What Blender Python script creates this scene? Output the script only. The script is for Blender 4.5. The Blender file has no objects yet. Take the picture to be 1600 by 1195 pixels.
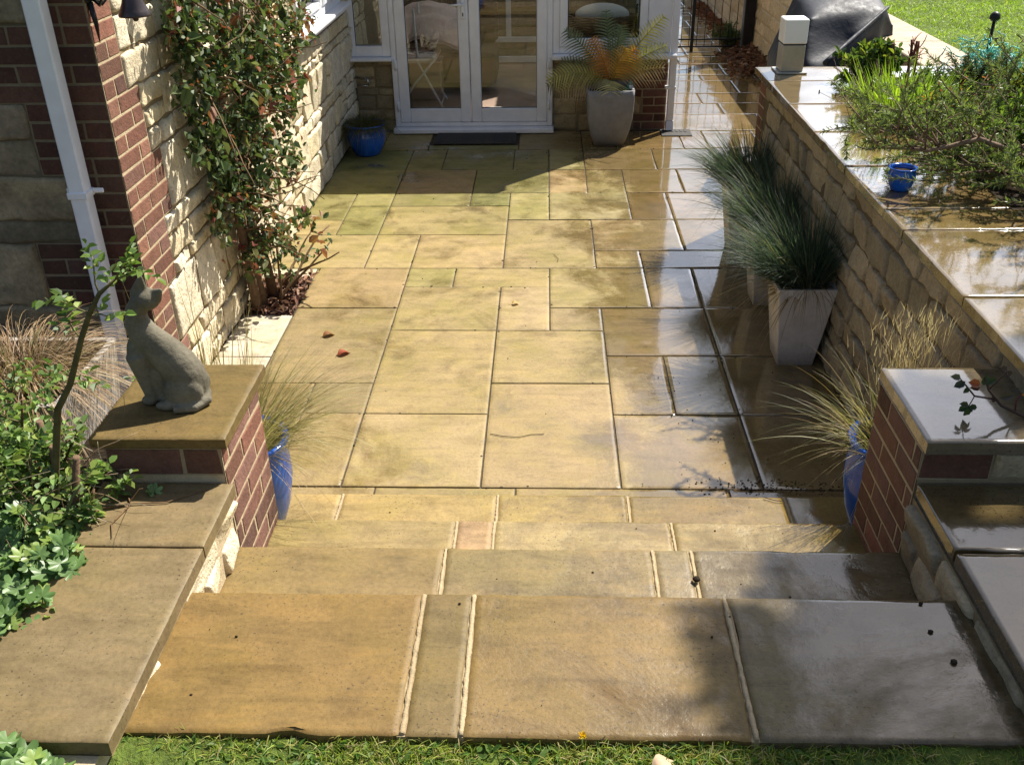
import bpy, math, random
import numpy as np
from mathutils import Vector, Matrix, noise as mnoise

# ------------------------------------------------------------------ camera
S = bpy.context.scene
cam_d = bpy.data.cameras.new('camera'); cam = bpy.data.objects.new('camera', cam_d)
S.collection.objects.link(cam); S.camera = cam
cam_d.sensor_width = 36.0; cam_d.lens = 33.72; cam_d.clip_start = .05; cam_d.clip_end = 2000
yaw, pitch, roll = 0.0399958806, 0.515742922, -0.0168043546
cy, sy = math.cos(yaw), math.sin(yaw)
fw = Vector((-sy*math.cos(pitch), cy*math.cos(pitch), -math.sin(pitch)))
r0 = Vector((cy, sy, 0)); u0 = r0.cross(fw)
rr = math.cos(roll)*r0 + math.sin(roll)*u0; uu = -math.sin(roll)*r0 + math.cos(roll)*u0
Mx = Matrix((rr, uu, -fw)).transposed().to_4x4(); Mx.translation = Vector((0.2756, -3.3332, 2.4071))
cam.matrix_world = Mx
# ------------------------------------------------------------------ sky, sun, exposure
SUNV = Vector((.56, .60, 1.0)).normalized()
EL = math.asin(SUNV.z); AZ = math.atan2(SUNV.x, SUNV.y)
CLOUD, SKY = 19.0, .066
W = bpy.data.worlds.new('World'); S.world = W; W.use_nodes = True
wt = W.node_tree; wt.nodes.clear()
wo = wt.nodes.new('ShaderNodeOutputWorld'); wb = wt.nodes.new('ShaderNodeBackground')
sk = wt.nodes.new('ShaderNodeTexSky'); sk.sky_type = 'NISHITA'; sk.sun_disc = False
sk.sun_elevation = EL; sk.sun_rotation = AZ; sk.air_density = 1.0; sk.dust_density = 1.5; sk.ozone_density = 1.0
wc = wt.nodes.new('ShaderNodeTexCoord'); wn = wt.nodes.new('ShaderNodeTexNoise')
wn.inputs['Scale'].default_value = 2.2; wn.inputs['Detail'].default_value = 6; wn.inputs['Roughness'].default_value = .55
wr = wt.nodes.new('ShaderNodeValToRGB'); wr.color_ramp.elements[0].position = .40; wr.color_ramp.elements[1].position = .62
def wmath(op, x, y):
    n = wt.nodes.new('ShaderNodeMath'); n.operation = op
    for s, v in zip(n.inputs, (x, y)):
        if isinstance(v, (int, float)): s.default_value = v
        else: wt.links.new(v, s)
    return n.outputs[0]
wd = wt.nodes.new('ShaderNodeVectorMath'); wd.operation = 'DOT_PRODUCT'
wt.links.new(wc.outputs['Generated'], wd.inputs[0]); wd.inputs[1].default_value = tuple(Vector((.22, .88, .38)).normalized())
glow = wmath('POWER', wmath('MAXIMUM', wd.outputs['Value'], 0.0), 14.0)     # bright cloud patch added low ahead for the wet paving to reflect
cl = wmath('MULTIPLY', wr.outputs['Color'], wmath('ADD', wmath('MULTIPLY', glow, CLOUD), .8))
wm = wt.nodes.new('ShaderNodeMix'); wm.data_type = 'RGBA'; wm.blend_type = 'ADD'; wm.inputs['Factor'].default_value = 1.0
wcol = wt.nodes.new('ShaderNodeCombineColor')
wt.links.new(wc.outputs['Generated'], wn.inputs['Vector']); wt.links.new(wn.outputs['Fac'], wr.inputs['Fac'])
wt.links.new(cl, wcol.inputs[0]); wt.links.new(cl, wcol.inputs[1]); wt.links.new(wmath('MULTIPLY', cl, 1.06), wcol.inputs[2])
wt.links.new(sk.outputs['Color'], wm.inputs['A']); wt.links.new(wcol.outputs[0], wm.inputs['B'])
wt.links.new(wm.outputs['Result'], wb.inputs['Color']); wb.inputs['Strength'].default_value = SKY
wt.links.new(wb.outputs['Background'], wo.inputs['Surface'])
sun_d = bpy.data.lights.new('sun', 'SUN'); sun = bpy.data.objects.new('sun', sun_d); S.collection.objects.link(sun)
sun_d.energy = 5.0; sun_d.angle = math.radians(.5); sun_d.color = (1.0, .95, .86)
sun.rotation_euler = SUNV.to_track_quat('Z', 'Y').to_euler(); sun.location = (6, 6, 12)
S.view_settings.view_transform = 'Standard'; S.view_settings.look = 'None'
S.view_settings.exposure = 1.0; S.view_settings.gamma = 1.0
S.cycles.max_bounces = 8; S.cycles.transparent_max_bounces = 12; S.cycles.caustics_reflective = False; S.cycles.caustics_refractive = False
S.cycles.use_adaptive_sampling = True
S.cycles.use_denoising = True

rng = np.random.default_rng(11); random.seed(11)
col = S.collection

# ------------------------------------------------------------------ helpers
def tag(o, label=None, cat=None, group=None, kind=None):
    if label: o['label'] = label
    if cat: o['category'] = cat
    if group: o['group'] = group
    if kind: o['kind'] = kind
    return o
def thing(name, label, cat, loc=(0,0,0), group=None):
    o = bpy.data.objects.new(name, None); col.objects.link(o); o.location = loc
    o.empty_display_size = .1
    return tag(o, label, cat, group)
def copy_tree(o, parent=None):
    c = o.copy(); col.objects.link(c)
    if parent: c.parent = parent; c.matrix_parent_inverse = Matrix()
    for ch in list(o.children): copy_tree(ch, c)
    return c

class MB:
    def __init__(s): s.V=[]; s.n=0; s.F=[]
    def add(s, V, F, c=(.5,.5,.5), m=0, sm=False):
        V = np.asarray(V, float).reshape(-1,3); F = np.asarray(F, int)
        if F.ndim == 1: F = F[None]
        c = np.asarray(c, float)
        C = np.broadcast_to(c, (len(F),3)) if c.ndim == 1 else c
        s.V.append(V); s.F.append((F+s.n, C, m, sm)); s.n += len(V)
    def box(s, lo, hi, c=(.5,.5,.5), m=0, ch=0.0, rot=0.0, piv=None, jit=0.0):
        lo = np.array(lo,float); hi = np.array(hi,float)
        if ch <= 0:
            V = np.array([[lo[0] if i&1==0 else hi[0], lo[1] if i&2==0 else hi[1], lo[2] if i&4==0 else hi[2]] for i in range(8)])
            F = np.array([[0,2,3,1],[4,5,7,6],[0,1,5,4],[2,6,7,3],[0,4,6,2],[1,3,7,5]])
            V = s._rot(V, lo, hi, rot, piv); s.add(V,F,c,m); return
        V=[]; idx={}
        for i in range(8):
            sg = np.array([1 if i&1 else -1, 1 if i&2 else -1, 1 if i&4 else -1])
            p = np.where(sg>0, hi, lo).astype(float)
            if jit: p = p + rng.normal(0,jit,3)
            for a in range(3):
                q = p.copy()
                for b in range(3):
                    if b!=a: q[b] -= sg[b]*ch
                idx[(i,a)] = len(V); V.append(q)
        F=[]
        for a in range(3):
            b,c2=(a+1)%3,(a+2)%3
            for sgn in (0,1):
                ids=[]
                for (ub,uc) in ((0,0),(1,0),(1,1),(0,1)):
                    i=(sgn<<a)|(ub<<b)|(uc<<c2); ids.append(idx[(i,a)])
                F.append(ids if sgn else ids[::-1])
        for a in range(3):
            b,c2=(a+1)%3,(a+2)%3
            for ub in (0,1):
                for uc in (0,1):
                    i0=(ub<<b)|(uc<<c2); i1=i0|(1<<a)
                    q=[idx[(i0,b)],idx[(i1,b)],idx[(i1,c2)],idx[(i0,c2)]]
                    F.append(q if (ub^uc) else q[::-1])
        V=s._rot(np.array(V),lo,hi,rot,piv); base=s.n
        s.add(V,np.array(F),c,m)
        T=[]
        for i in range(8):
            t=[idx[(i,0)],idx[(i,1)],idx[(i,2)]]
            par=bin(i).count('1')
            T.append(t if par%2 else t[::-1])
        s.F.append((np.array(T)+base, np.broadcast_to(np.asarray(c,float),(8,3)), m, False))
    def _rot(s,V,lo,hi,rot,piv):
        if not rot: return V
        p=np.array(piv) if piv is not None else (lo+hi)/2
        c_,s_=math.cos(rot),math.sin(rot); d=V-p
        return np.stack([p[0]+c_*d[:,0]-s_*d[:,1],p[1]+s_*d[:,0]+c_*d[:,1],V[:,2]],1)
    def tube(s, P, R, n=8, c=(.5,.5,.5), m=0, cap=True):
        P=[Vector(p) for p in P]; k=len(P)
        if not hasattr(R,'__len__'): R=[R]*k
        t0=(P[1]-P[0]).normalized(); up=Vector((0,0,1)) if abs(t0.z)<.9 else Vector((1,0,0))
        a=t0.cross(up).normalized(); V=[]
        for i in range(k):
            t=(P[min(i+1,k-1)]-P[max(i-1,0)]).normalized()
            a=(a-t*a.dot(t)).normalized(); b=t.cross(a)
            for j in range(n):
                th=2*math.pi*j/n; V.append(P[i]+(a*math.cos(th)+b*math.sin(th))*R[i])
        F=[[i*n+j,i*n+(j+1)%n,(i+1)*n+(j+1)%n,(i+1)*n+j] for i in range(k-1) for j in range(n)]
        base=s.n; s.add([tuple(v) for v in V],F,c,m,True)
        if cap:
            cc=np.asarray(c,float)
            s.F.append((np.array([[base+(n-1-j) for j in range(n)]]),cc[None],m,False))
            s.F.append((np.array([[base+(k-1)*n+j for j in range(n)]]),cc[None],m,False))
    def lathe(s, prof, cen=(0,0,0), n=32, c=(.5,.5,.5), m=0, sm=True):
        V=[];k=len(prof)
        for (r,z) in prof:
            for j in range(n):
                th=2*math.pi*j/n; V.append((cen[0]+r*math.cos(th),cen[1]+r*math.sin(th),cen[2]+z))
        F=[[i*n+j,i*n+(j+1)%n,(i+1)*n+(j+1)%n,(i+1)*n+j] for i in range(k-1) for j in range(n)]
        s.add(V,F,c,m,sm)
    def loft(s, rings, c=(.5,.5,.5), m=0, sm=False, capb=True, capt=True):
        n=len(rings[0]); V=[p for r in rings for p in r]
        F=[[i*n+j,i*n+(j+1)%n,(i+1)*n+(j+1)%n,(i+1)*n+j] for i in range(len(rings)-1) for j in range(n)]
        base=s.n; s.add(V,F,c,m,sm); cc=np.asarray(c,float)[None]
        if capb: s.F.append((np.array([[base+n-1-j for j in range(n)]]),cc,m,False))
        if capt: s.F.append((np.array([[base+(len(rings)-1)*n+j for j in range(n)]]),cc,m,False))
    def sphere(s, cen, rad, n=12, k=8, c=(.5,.5,.5), m=0, M=None):
        rad=np.broadcast_to(np.asarray(rad,float),(3,)); V=[];
        for i in range(k+1):
            ph=math.pi*i/k
            for j in range(n):
                th=2*math.pi*j/n; V.append((math.sin(ph)*math.cos(th),math.sin(ph)*math.sin(th),-math.cos(ph)))
        V=np.array(V)*rad
        if M is not None: V=V@np.array(M.to_3x3()).T
        V=V+np.array(cen)
        F=[[i*n+j,i*n+(j+1)%n,(i+1)*n+(j+1)%n,(i+1)*n+j] for i in range(k) for j in range(n)]
        s.add(V,F,c,m,True)
    def grid(s, P, c=(.5,.5,.5), m=0, sm=True):
        P=np.asarray(P,float); a,b=P.shape[:2]
        I=np.arange(a*b).reshape(a,b)
        F=np.stack([I[:-1,:-1],I[1:,:-1],I[1:,1:],I[:-1,1:]],-1).reshape(-1,4)
        s.add(P.reshape(-1,3),F,c,m,sm)
    # vectorised foliage ------------------------------------------------
    def leaves(s, cen, d, nrm, L, Wd, C, m=0, fold=.25, curl=.15):
        cen=np.asarray(cen,float); N=len(cen)
        if N==0: return
        d=unit(np.asarray(d,float)); nrm=np.asarray(nrm,float)
        w=unit(np.cross(d,nrm)); nn=np.cross(w,d)
        L=np.broadcast_to(L,(N,))[:,None]; Wd=np.broadcast_to(Wd,(N,))[:,None]
        base=cen; tip=cen+d*L-nn*L*curl
        l1=cen+d*L*.3+w*Wd*.42+nn*Wd*fold; l2=cen+d*L*.68+w*Wd*.38+nn*(Wd*fold-L*curl*.4)
        r1=cen+d*L*.3-w*Wd*.42+nn*Wd*fold; r2=cen+d*L*.68-w*Wd*.38+nn*(Wd*fold-L*curl*.4)
        V=np.stack([base,l1,l2,tip,r2,r1],1).reshape(-1,3)
        o=np.arange(N)[:,None]*6
        F=np.concatenate([o+np.array([0,3,2,1]),o+np.array([0,5,4,3])])
        C=np.broadcast_to(np.asarray(C,float),(N,3))
        s.add(V,F,np.concatenate([C,C]),m,False)
    def blades(s, base, d, L, Wd, C, m=0, droop=.3, seg=5, side=None):
        base=np.asarray(base,float); N=len(base)
        d=unit(np.asarray(d,float)); L=np.broadcast_to(L,(N,))[:,None]; Wd=np.broadcast_to(Wd,(N,))[:,None]
        droop=np.broadcast_to(droop,(N,))[:,None]
        if side is None:
            side=np.cross(d,np.array([0,0,1.])+rng.normal(0,.4,(N,3)))
        side=unit(side); V=[]
        for i in range(seg+1):
            t=i/seg
            p=base+d*L*t-np.array([0,0,1.])*droop*L*t*t
            h=np.array([d[:,0],d[:,1],np.zeros(N)]).T*droop*L*t*t*.35
            p=p+h
            ww=Wd*(1-t**1.6)*.5+1e-4
            V.append(p-side*ww); V.append(p+side*ww)
        V=np.stack(V,1).reshape(-1,3); k=2*(seg+1)
        o=np.arange(N)[:,None]*k
        F=np.concatenate([o+np.array([2*i,2*i+1,2*i+3,2*i+2]) for i in range(seg)])
        C=np.broadcast_to(np.asarray(C,float),(N,3))
        s.add(V,F,np.concatenate([C]*seg),m,True)
    def build(s, name, mats, parent=None, loc=None):
        me=bpy.data.meshes.new(name)
        V=np.concatenate(s.V); me.vertices.add(len(V)); me.vertices.foreach_set('co',V.astype(np.float32).ravel())
        li=[];ls=[];lt=[];mi=[];sm=[];cc=[];st=0
        for F,C,m,smo in s.F:
            k=F.shape[1]; nf=len(F)
            li.append(F.ravel()); ls.append(st+np.arange(nf)*k); lt.append(np.full(nf,k)); st+=nf*k
            mi.append(np.full(nf,m)); sm.append(np.full(nf,smo)); cc.append(np.repeat(C,k,0))
        li=np.concatenate(li);ls=np.concatenate(ls);lt=np.concatenate(lt)
        me.loops.add(len(li)); me.loops.foreach_set('vertex_index',li.astype(np.int32))
        me.polygons.add(len(ls)); me.polygons.foreach_set('loop_start',ls.astype(np.int32)); me.polygons.foreach_set('loop_total',lt.astype(np.int32))
        me.polygons.foreach_set('material_index',np.concatenate(mi).astype(np.int32))
        me.polygons.foreach_set('use_smooth',np.concatenate(sm).astype(bool))
        a=me.color_attributes.new('Col','FLOAT_COLOR','CORNER')
        c4=np.ones((len(li),4),np.float32); c4[:,:3]=np.concatenate(cc); a.data.foreach_set('color',c4.ravel())
        me.update(); me.validate()
        for mt in (mats if isinstance(mats,(list,tuple)) else [mats]): me.materials.append(mt)
        o=bpy.data.objects.new(name,me); col.objects.link(o)
        if loc is not None: o.location=loc
        if parent: o.parent=parent
        return o
def unit(a): return a/np.maximum(np.linalg.norm(a,axis=-1,keepdims=True),1e-9)
def rnd(n,a,b): return rng.uniform(a,b,n)
def sph(n): return unit(rng.normal(0,1,(n,3)))
def mixc(a,b,n,j=.12):
    t=rng.uniform(0,1,(n,1)); c=np.array(a)*(1-t)+np.array(b)*t
    return np.clip(c*rng.uniform(1-j,1+j,(n,1)),0,1)
def pick(cols,p,n,j=.15):
    cols=np.array(cols,float); i=rng.choice(len(cols),n,p=np.array(p)/sum(p))
    return np.clip(cols[i]*rng.uniform(1-j,1+j,(n,1))*rng.uniform(.95,1.05,(n,3)),0,1)

# ------------------------------------------------------------------ materials
class NT:
    def __init__(s,name):
        s.m=bpy.data.materials.new(name); s.m.use_nodes=True; s.t=s.m.node_tree; s.t.nodes.clear()
        s.out=s.n('ShaderNodeOutputMaterial'); s.p=s.n('ShaderNodeBsdfPrincipled')
        s.l(s.p.outputs['BSDF'],s.out.inputs['Surface'])
        s.tc=s.n('ShaderNodeTexCoord')
    def n(s,t,**k):
        x=s.t.nodes.new(t)
        for a,b in k.items(): setattr(x,a,b)
        return x
    def l(s,a,b): s.t.links.new(a,b)
    def v(s,x,sock):
        if isinstance(x,(int,float)): sock.default_value=x
        elif isinstance(x,tuple): sock.default_value=x if len(x)==4 or sock.type=='VECTOR' else x+(1,)
        else: s.l(x,sock)
    def attr(s): return s.n('ShaderNodeAttribute',attribute_name='Col').outputs['Color']
    def coord(s,scale=(1,1,1),geo=False):
        src=s.n('ShaderNodeNewGeometry').outputs['Position'] if geo else s.tc.outputs['Object']
        mp=s.n('ShaderNodeMapping'); mp.inputs['Scale'].default_value=scale; s.l(src,mp.inputs['Vector']); return mp.outputs['Vector']
    def noise(s,scale,detail=4,rough=.55,vec=None,dist=0.):
        x=s.n('ShaderNodeTexNoise'); x.inputs['Scale'].default_value=scale; x.inputs['Detail'].default_value=detail
        x.inputs['Roughness'].default_value=rough; x.inputs['Distortion'].default_value=dist
        s.l(vec if vec is not None else s.coord(geo=True),x.inputs['Vector']); return x.outputs['Fac']
    def ramp(s,f,stops):
        x=s.n('ShaderNodeValToRGB'); e=x.color_ramp.elements
        while len(e)<len(stops): e.new(.5)
        for i,(p,c) in enumerate(stops):
            e[i].position=p; e[i].color=(c,c,c,1) if isinstance(c,(int,float)) else tuple(c)+(1,)
        s.l(f,x.inputs['Fac']); return x.outputs['Color']
    def math(s,op,a,b=0.,clamp=False):
        x=s.n('ShaderNodeMath',operation=op,use_clamp=clamp); s.v(a,x.inputs[0]); s.v(b,x.inputs[1]); return x.outputs[0]
    def mix(s,f,a,b,mode='MIX'):
        x=s.n('ShaderNodeMix',data_type='RGBA',blend_type=mode); s.v(f,x.inputs['Factor']); s.v(a,x.inputs['A']); s.v(b,x.inputs['B']); return x.outputs['Result']
    def sep(s):
        x=s.n('ShaderNodeSeparateXYZ'); s.l(s.n('ShaderNodeNewGeometry').outputs['Position'],x.inputs[0]); return x.outputs
    def bump(s,h,strength,dist=.01,nrm=None):
        x=s.n('ShaderNodeBump'); x.inputs['Strength'].default_value=strength; x.inputs['Distance'].default_value=dist
        s.l(h,x.inputs['Height'])
        if nrm is not None: s.l(nrm,x.inputs['Normal'])
        return x.outputs['Normal']
    def set(s,**k):
        for a,b in k.items(): s.v(b,s.p.inputs[a.replace('_',' ')])
        return s
MAT={}
def simple(name,colr,rough=.5,metal=0.,var=.0,nscale=20,bump=0.,spec=.5,coat=0.,attr=False):
    t=NT(name); c=t.attr() if attr else colr
    if var or attr:
        f=t.noise(nscale,5); m=t.mix(1.0,c,t.ramp(f,[(.25,1-var),(.75,1+var*.6)]),'MULTIPLY'); c=m
    t.set(Base_Color=c,Roughness=rough,Metallic=metal,Specular_IOR_Level=spec,Coat_Weight=coat)
    if coat: t.p.inputs['Coat Roughness'].default_value=.03
    if bump: t.l(t.bump(t.noise(nscale*2,4),bump,.004),t.p.inputs['Normal'])
    MAT[name]=t.m; return t.m

def sandstone(name,wx0,wx1,wbase,wgain,moss=.5,dirt=.6,bedk=.55,spk=(.70,.74),ior=1.5,cw=.8):
    t=NT(name); A=t.attr()
    vb=t.coord((1.2,7,7),True)
    big=t.noise(1.7,5,.6,dist=.4); bed=t.noise(2.2,6,.62,vb,.6); fine=t.noise(70,4,.6); mid=t.noise(9,6,.65)
    c=t.mix(1.0,A,t.ramp(big,[(.25,(.88,.87,.84)),(.5,(1.0,.98,.95)),(.78,(1.10,1.07,1.0))]),'MULTIPLY')
    c=t.mix(bedk,c,t.mix(1.0,c,t.ramp(bed,[(.25,(.62,.58,.5)),(.5,(1,1,1)),(.75,(1.22,1.13,1.0))]),'MULTIPLY'))
    gm=t.math('MULTIPLY',t.ramp(t.noise(2.2,8,.72),[(.44,0.),(.64,1.)]),moss)
    c=t.mix(gm,c,t.mix(1.0,c,(.62,.70,.30),'MULTIPLY'))
    c=t.mix(1.0,c,t.ramp(mid,[(.25,.72),(.5,1.),(.75,1.14)]),'MULTIPLY')
    c=t.mix(1.0,c,t.ramp(t.math('ADD',t.math('MULTIPLY',fine,.6),t.math('MULTIPLY',t.noise(210,3,.6),.4)),[(.3,.74),(.5,1.),(.7,1.17)]),'MULTIPLY')
    ds=t.math('MULTIPLY',t.ramp(t.noise(3.1,7,.72),[(.55,0.),(.78,1.)]),dirt)
    c=t.mix(ds,c,(.065,.05,.03))
    sp=t.math('MULTIPLY',t.ramp(t.noise(120,2,.4),[(spk[0],0.),(spk[1],1.)]),t.ramp(t.noise(5,3),[(.35,.0),(.65,1.)]))
    c=t.mix(t.math('MULTIPLY',sp,.8),c,(.03,.025,.018))
    X=t.sep()[0]
    w=t.math('MULTIPLY',t.math('DIVIDE',t.math('SUBTRACT',X,wx0),wx1-wx0,True),wgain)
    w=t.math('ADD',w,wbase)
    wn=t.math('ADD',t.math('MULTIPLY',t.noise(1.9,8,.68,dist=.3),1.0),-.5)
    wn=t.math('MULTIPLY',wn,1.6)
    wet=t.math('ADD',w,wn,True)
    wets=t.ramp(wet,[(.35,0.),(.62,1.)])
    c=t.mix(t.math('MULTIPLY',wets,.75),c,t.mix(1.0,c,(.46,.41,.34),'MULTIPLY'))
    rough=t.math('ADD',t.math('MULTIPLY',wets,-.47),.55)
    t.set(Base_Color=c,Roughness=rough,Specular_IOR_Level=t.math('ADD',.22,t.math('MULTIPLY',wets,.28)))
    t.l(t.math('MULTIPLY',wets,cw),t.p.inputs['Coat Weight']); t.p.inputs['Coat Roughness'].default_value=.02; t.p.inputs['Coat IOR'].default_value=ior
    h=t.math('ADD',t.math('MULTIPLY',mid,.6),t.math('MULTIPLY',fine,.35))
    h=t.math('ADD',h,t.math('MULTIPLY',bed,.6))
    dry=t.math('SUBTRACT',1.0,t.math('MULTIPLY',wets,.8))
    t.l(t.bump(t.math('MULTIPLY',h,dry),.5,.006),t.p.inputs['Normal'])
    t.l(t.bump(t.math('ADD',t.math('MULTIPLY',mid,.5),t.noise(30,3,.5)),.12,.002),t.p.inputs['Coat Normal'])
    MAT[name]=t.m; return t.m
sandstone('paving_stone',.30,1.25,.33,.58,.55,.22)
sandstone('step_stone',-.35,1.0,.08,.50,.35,.32,.85,(.645,.69),1.33,.6)
sandstone('coping_stone',-.6,1.3,.03,.87,.35,.3,.75,(.65,.70),1.5,.6)
sandstone('dry_stone',50,60,.0,.0,.3,.3)

def masonry_mat(name,bump=.6,var=.25,nscale=14,spec=.3,rough=.85,speck=0.,moss=0.,tint=(.1,.11,.05)):
    t=NT(name); A=t.attr(); n1=t.noise(nscale,6,.65); n2=t.noise(nscale*6,4,.6)
    c=t.mix(1.0,A,t.ramp(n1,[(.2,1-var*1.3),(.5,1.),(.8,1+var)]),'MULTIPLY')
    c=t.mix(1.0,c,t.ramp(n2,[(.2,1-var),(.8,1+var*.5)]),'MULTIPLY')
    if speck:
        c=t.mix(t.math('MULTIPLY',t.ramp(t.noise(55,4,.7),[(.58,0.),(.66,1.)]),speck),c,(.14,.11,.07))
    if moss:
        c=t.mix(t.math('MULTIPLY',t.ramp(t.noise(3.2,6,.7),[(.45,0.),(.7,1.)]),moss),c,tint)
    t.set(Base_Color=c,Roughness=rough,Specular_IOR_Level=spec)
    t.l(t.bump(t.math('ADD',n1,t.math('MULTIPLY',n2,.5)),bump,.012),t.p.inputs['Normal'])
    MAT[name]=t.m; return t.m
masonry_mat('brick',.6,.3,16,.3,.85,.35,.3,(.09,.06,.04))
masonry_mat('rubble_stone',1.,.28,12,.2,.9,.55)
masonry_mat('shaded_mossy_stone',.8,.35,8,.2,.9,.3,.75,(.055,.05,.028))  # front wall stone: moss over a colour already darkened for shade
masonry_mat('mortar',.5,.15,30,.2,.95)
masonry_mat('dark_joint',.5,.3,20,.3,.8)
def leaf_mat(name,rough=.42,trans=.35,spec=.4):
    t=NT(name); A=t.attr(); c=t.mix(1.0,A,t.ramp(t.noise(45,3),[(.25,.8),(.75,1.18)]),'MULTIPLY')
    t.set(Base_Color=c,Roughness=rough,Specular_IOR_Level=spec)
    tr=t.n('ShaderNodeBsdfTranslucent'); t.l(t.mix(1.0,c,(1.25,1.35,.7),'MULTIPLY'),tr.inputs['Color'])
    ms=t.n('ShaderNodeMixShader'); ms.inputs[0].default_value=trans
    t.l(t.p.outputs['BSDF'],ms.inputs[1]); t.l(tr.outputs['BSDF'],ms.inputs[2]); t.l(ms.outputs[0],t.out.inputs['Surface'])
    MAT[name]=t.m
leaf_mat('leaf',.38,.35); leaf_mat('blade',.5,.4,.3); leaf_mat('dry_leaf',.7,.25,.2); leaf_mat('waxy_leaf',.5,.3,.35)
simple('bark',(.1,.06,.035),.85,attr=True,var=.4,nscale=40,bump=.5,spec=.2)
simple('upvc',(.74,.74,.76),.3,var=.1,nscale=9)
simple('black_seal',(.02,.02,.02),.6)
simple('black_iron',(.022,.02,.02),.45,metal=.6,var=.3,nscale=40,bump=.2)
simple('bell_iron',(.06,.045,.045),.36,metal=.5,var=.3,nscale=30,bump=.15)
simple('chrome',(.6,.6,.62),.22,metal=1.)
def potwear(name,c,rough):
    t=NT(name); z=t.sep()[2]; n=t.noise(9,6,.65); n2=t.noise(60,3)
    b=t.mix(1.0,c,t.ramp(n,[(.25,.72),(.55,1.),(.8,1.12)]),'MULTIPLY')
    spl=t.math('MULTIPLY',t.ramp(t.math('ADD',t.math('MULTIPLY',z,-3.2),t.math('ADD',n,t.math('MULTIPLY',n2,.25))),[(.25,0.),(.6,1.)]),.6)
    b=t.mix(spl,b,(.12,.085,.05))
    st=t.math('MULTIPLY',t.ramp(t.noise(16,5,.6,t.coord((3,3,.35),True)),[(.56,0.),(.72,1.)]),.35); b=t.mix(st,b,(.15,.13,.10))
    t.set(Base_Color=b,Roughness=rough,Specular_IOR_Level=.4); t.l(t.bump(t.math('ADD',n,n2),.2,.004),t.p.inputs['Normal']); MAT[name]=t.m
potwear('grey_pot',(.20,.20,.205),.75); potwear('white_planter',(.64,.60,.55),.62)
def glaze():
    t=NT('blue_glaze'); g=t.noise(7,5,.6,t.coord((1,1,.35)))
    t.set(Base_Color=t.ramp(g,[(.3,(.006,.05,.27)),(.55,(.010,.10,.50)),(.75,(.03,.20,.70))]),Roughness=.12,Specular_IOR_Level=.6)
    t.l(t.bump(t.noise(14,3),.1,.004),t.p.inputs['Normal']); MAT['blue_glaze']=t.m
glaze()
simple('soil',(.035,.025,.017),.95,var=.5,nscale=25,bump=1.,spec=.1)
simple('mulch',(.2,.09,.05),.85,attr=True,var=.3,nscale=30,spec=.2)
def statue():
    t=NT('cast_stone'); n=t.noise(9,6,.65); n2=t.noise(90,3,.6)
    c=t.ramp(n,[(.25,(.075,.066,.044)),(.5,(.15,.132,.093)),(.75,(.22,.198,.145))])
    c=t.mix(.35,c,t.mix(1.0,c,t.ramp(n2,[(.3,.6),(.7,1.2)]),'MULTIPLY'))
    t.set(Base_Color=c,Roughness=.85,Specular_IOR_Level=.25)
    t.l(t.bump(t.math('ADD',n2,t.math('MULTIPLY',n,1.5)),.5,.005),t.p.inputs['Normal']); MAT['cast_stone']=t.m
statue()
def weathered():
    t=NT('weathered_wood'); w=t.noise(10,5,.6,t.coord((6,6,.6),True))
    t.set(Base_Color=t.ramp(w,[(.25,(.13,.11,.09)),(.5,(.33,.30,.26)),(.8,(.48,.45,.41))]),Roughness=.9)
    t.l(t.bump(w,.6,.01),t.p.inputs['Normal']); MAT['weathered_wood']=t.m
weathered()
def cover():
    t=NT('cover_fabric'); n=t.noise(6,6,.6); n2=t.noise(24,4)
    t.set(Base_Color=t.ramp(n,[(.3,(.011,.013,.021)),(.7,(.03,.032,.042))]),Roughness=t.ramp(n2,[(.3,.5),(.7,.68)]),Specular_IOR_Level=.28)
    t.l(t.bump(t.math('ADD',n,t.math('MULTIPLY',n2,.15)),.25,.02),t.p.inputs['Normal']); MAT['cover_fabric']=t.m
cover()
def glass():
    t=NT('window_glass'); t.t.nodes.remove(t.p)
    g=t.n('ShaderNodeBsdfGlossy'); g.inputs['Roughness'].default_value=.0
    tr=t.n('ShaderNodeBsdfTransparent'); tr.inputs['Color'].default_value=(.88,.91,.90,1)
    fr=t.n('ShaderNodeFresnel'); fr.inputs['IOR'].default_value=1.65
    ms=t.n('ShaderNodeMixShader'); t.l(fr.outputs[0],ms.inputs[0]); t.l(tr.outputs[0],ms.inputs[1]); t.l(g.outputs[0],ms.inputs[2])
    t.l(ms.outputs[0],t.out.inputs['Surface']); MAT['window_glass']=t.m
glass()
def lawnm():
    t=NT('lawn_soil'); n=t.noise(30,6,.7); n2=t.noise(1.5,4)
    c=t.ramp(n,[(.3,(.05,.07,.015)),(.6,(.12,.17,.028)),(.8,(.2,.24,.06))])
    c=t.mix(1.0,c,t.ramp(n2,[(.3,.8),(.7,1.2)]),'MULTIPLY')
    t.set(Base_Color=c,Roughness=.9,Specular_IOR_Level=.2); t.l(t.bump(n,1.,.03),t.p.inputs['Normal']); MAT['lawn_soil']=t.m
lawnm()
simple('wicker',(.16,.09,.045),.6,attr=True,var=.35,nscale=60,bump=.4)
simple('cloth',(.7,.68,.65),.9,attr=True,var=.08,nscale=30,bump=.2)
simple('painted',(.7,.7,.7),.35,attr=True,var=.04,nscale=10)
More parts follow.
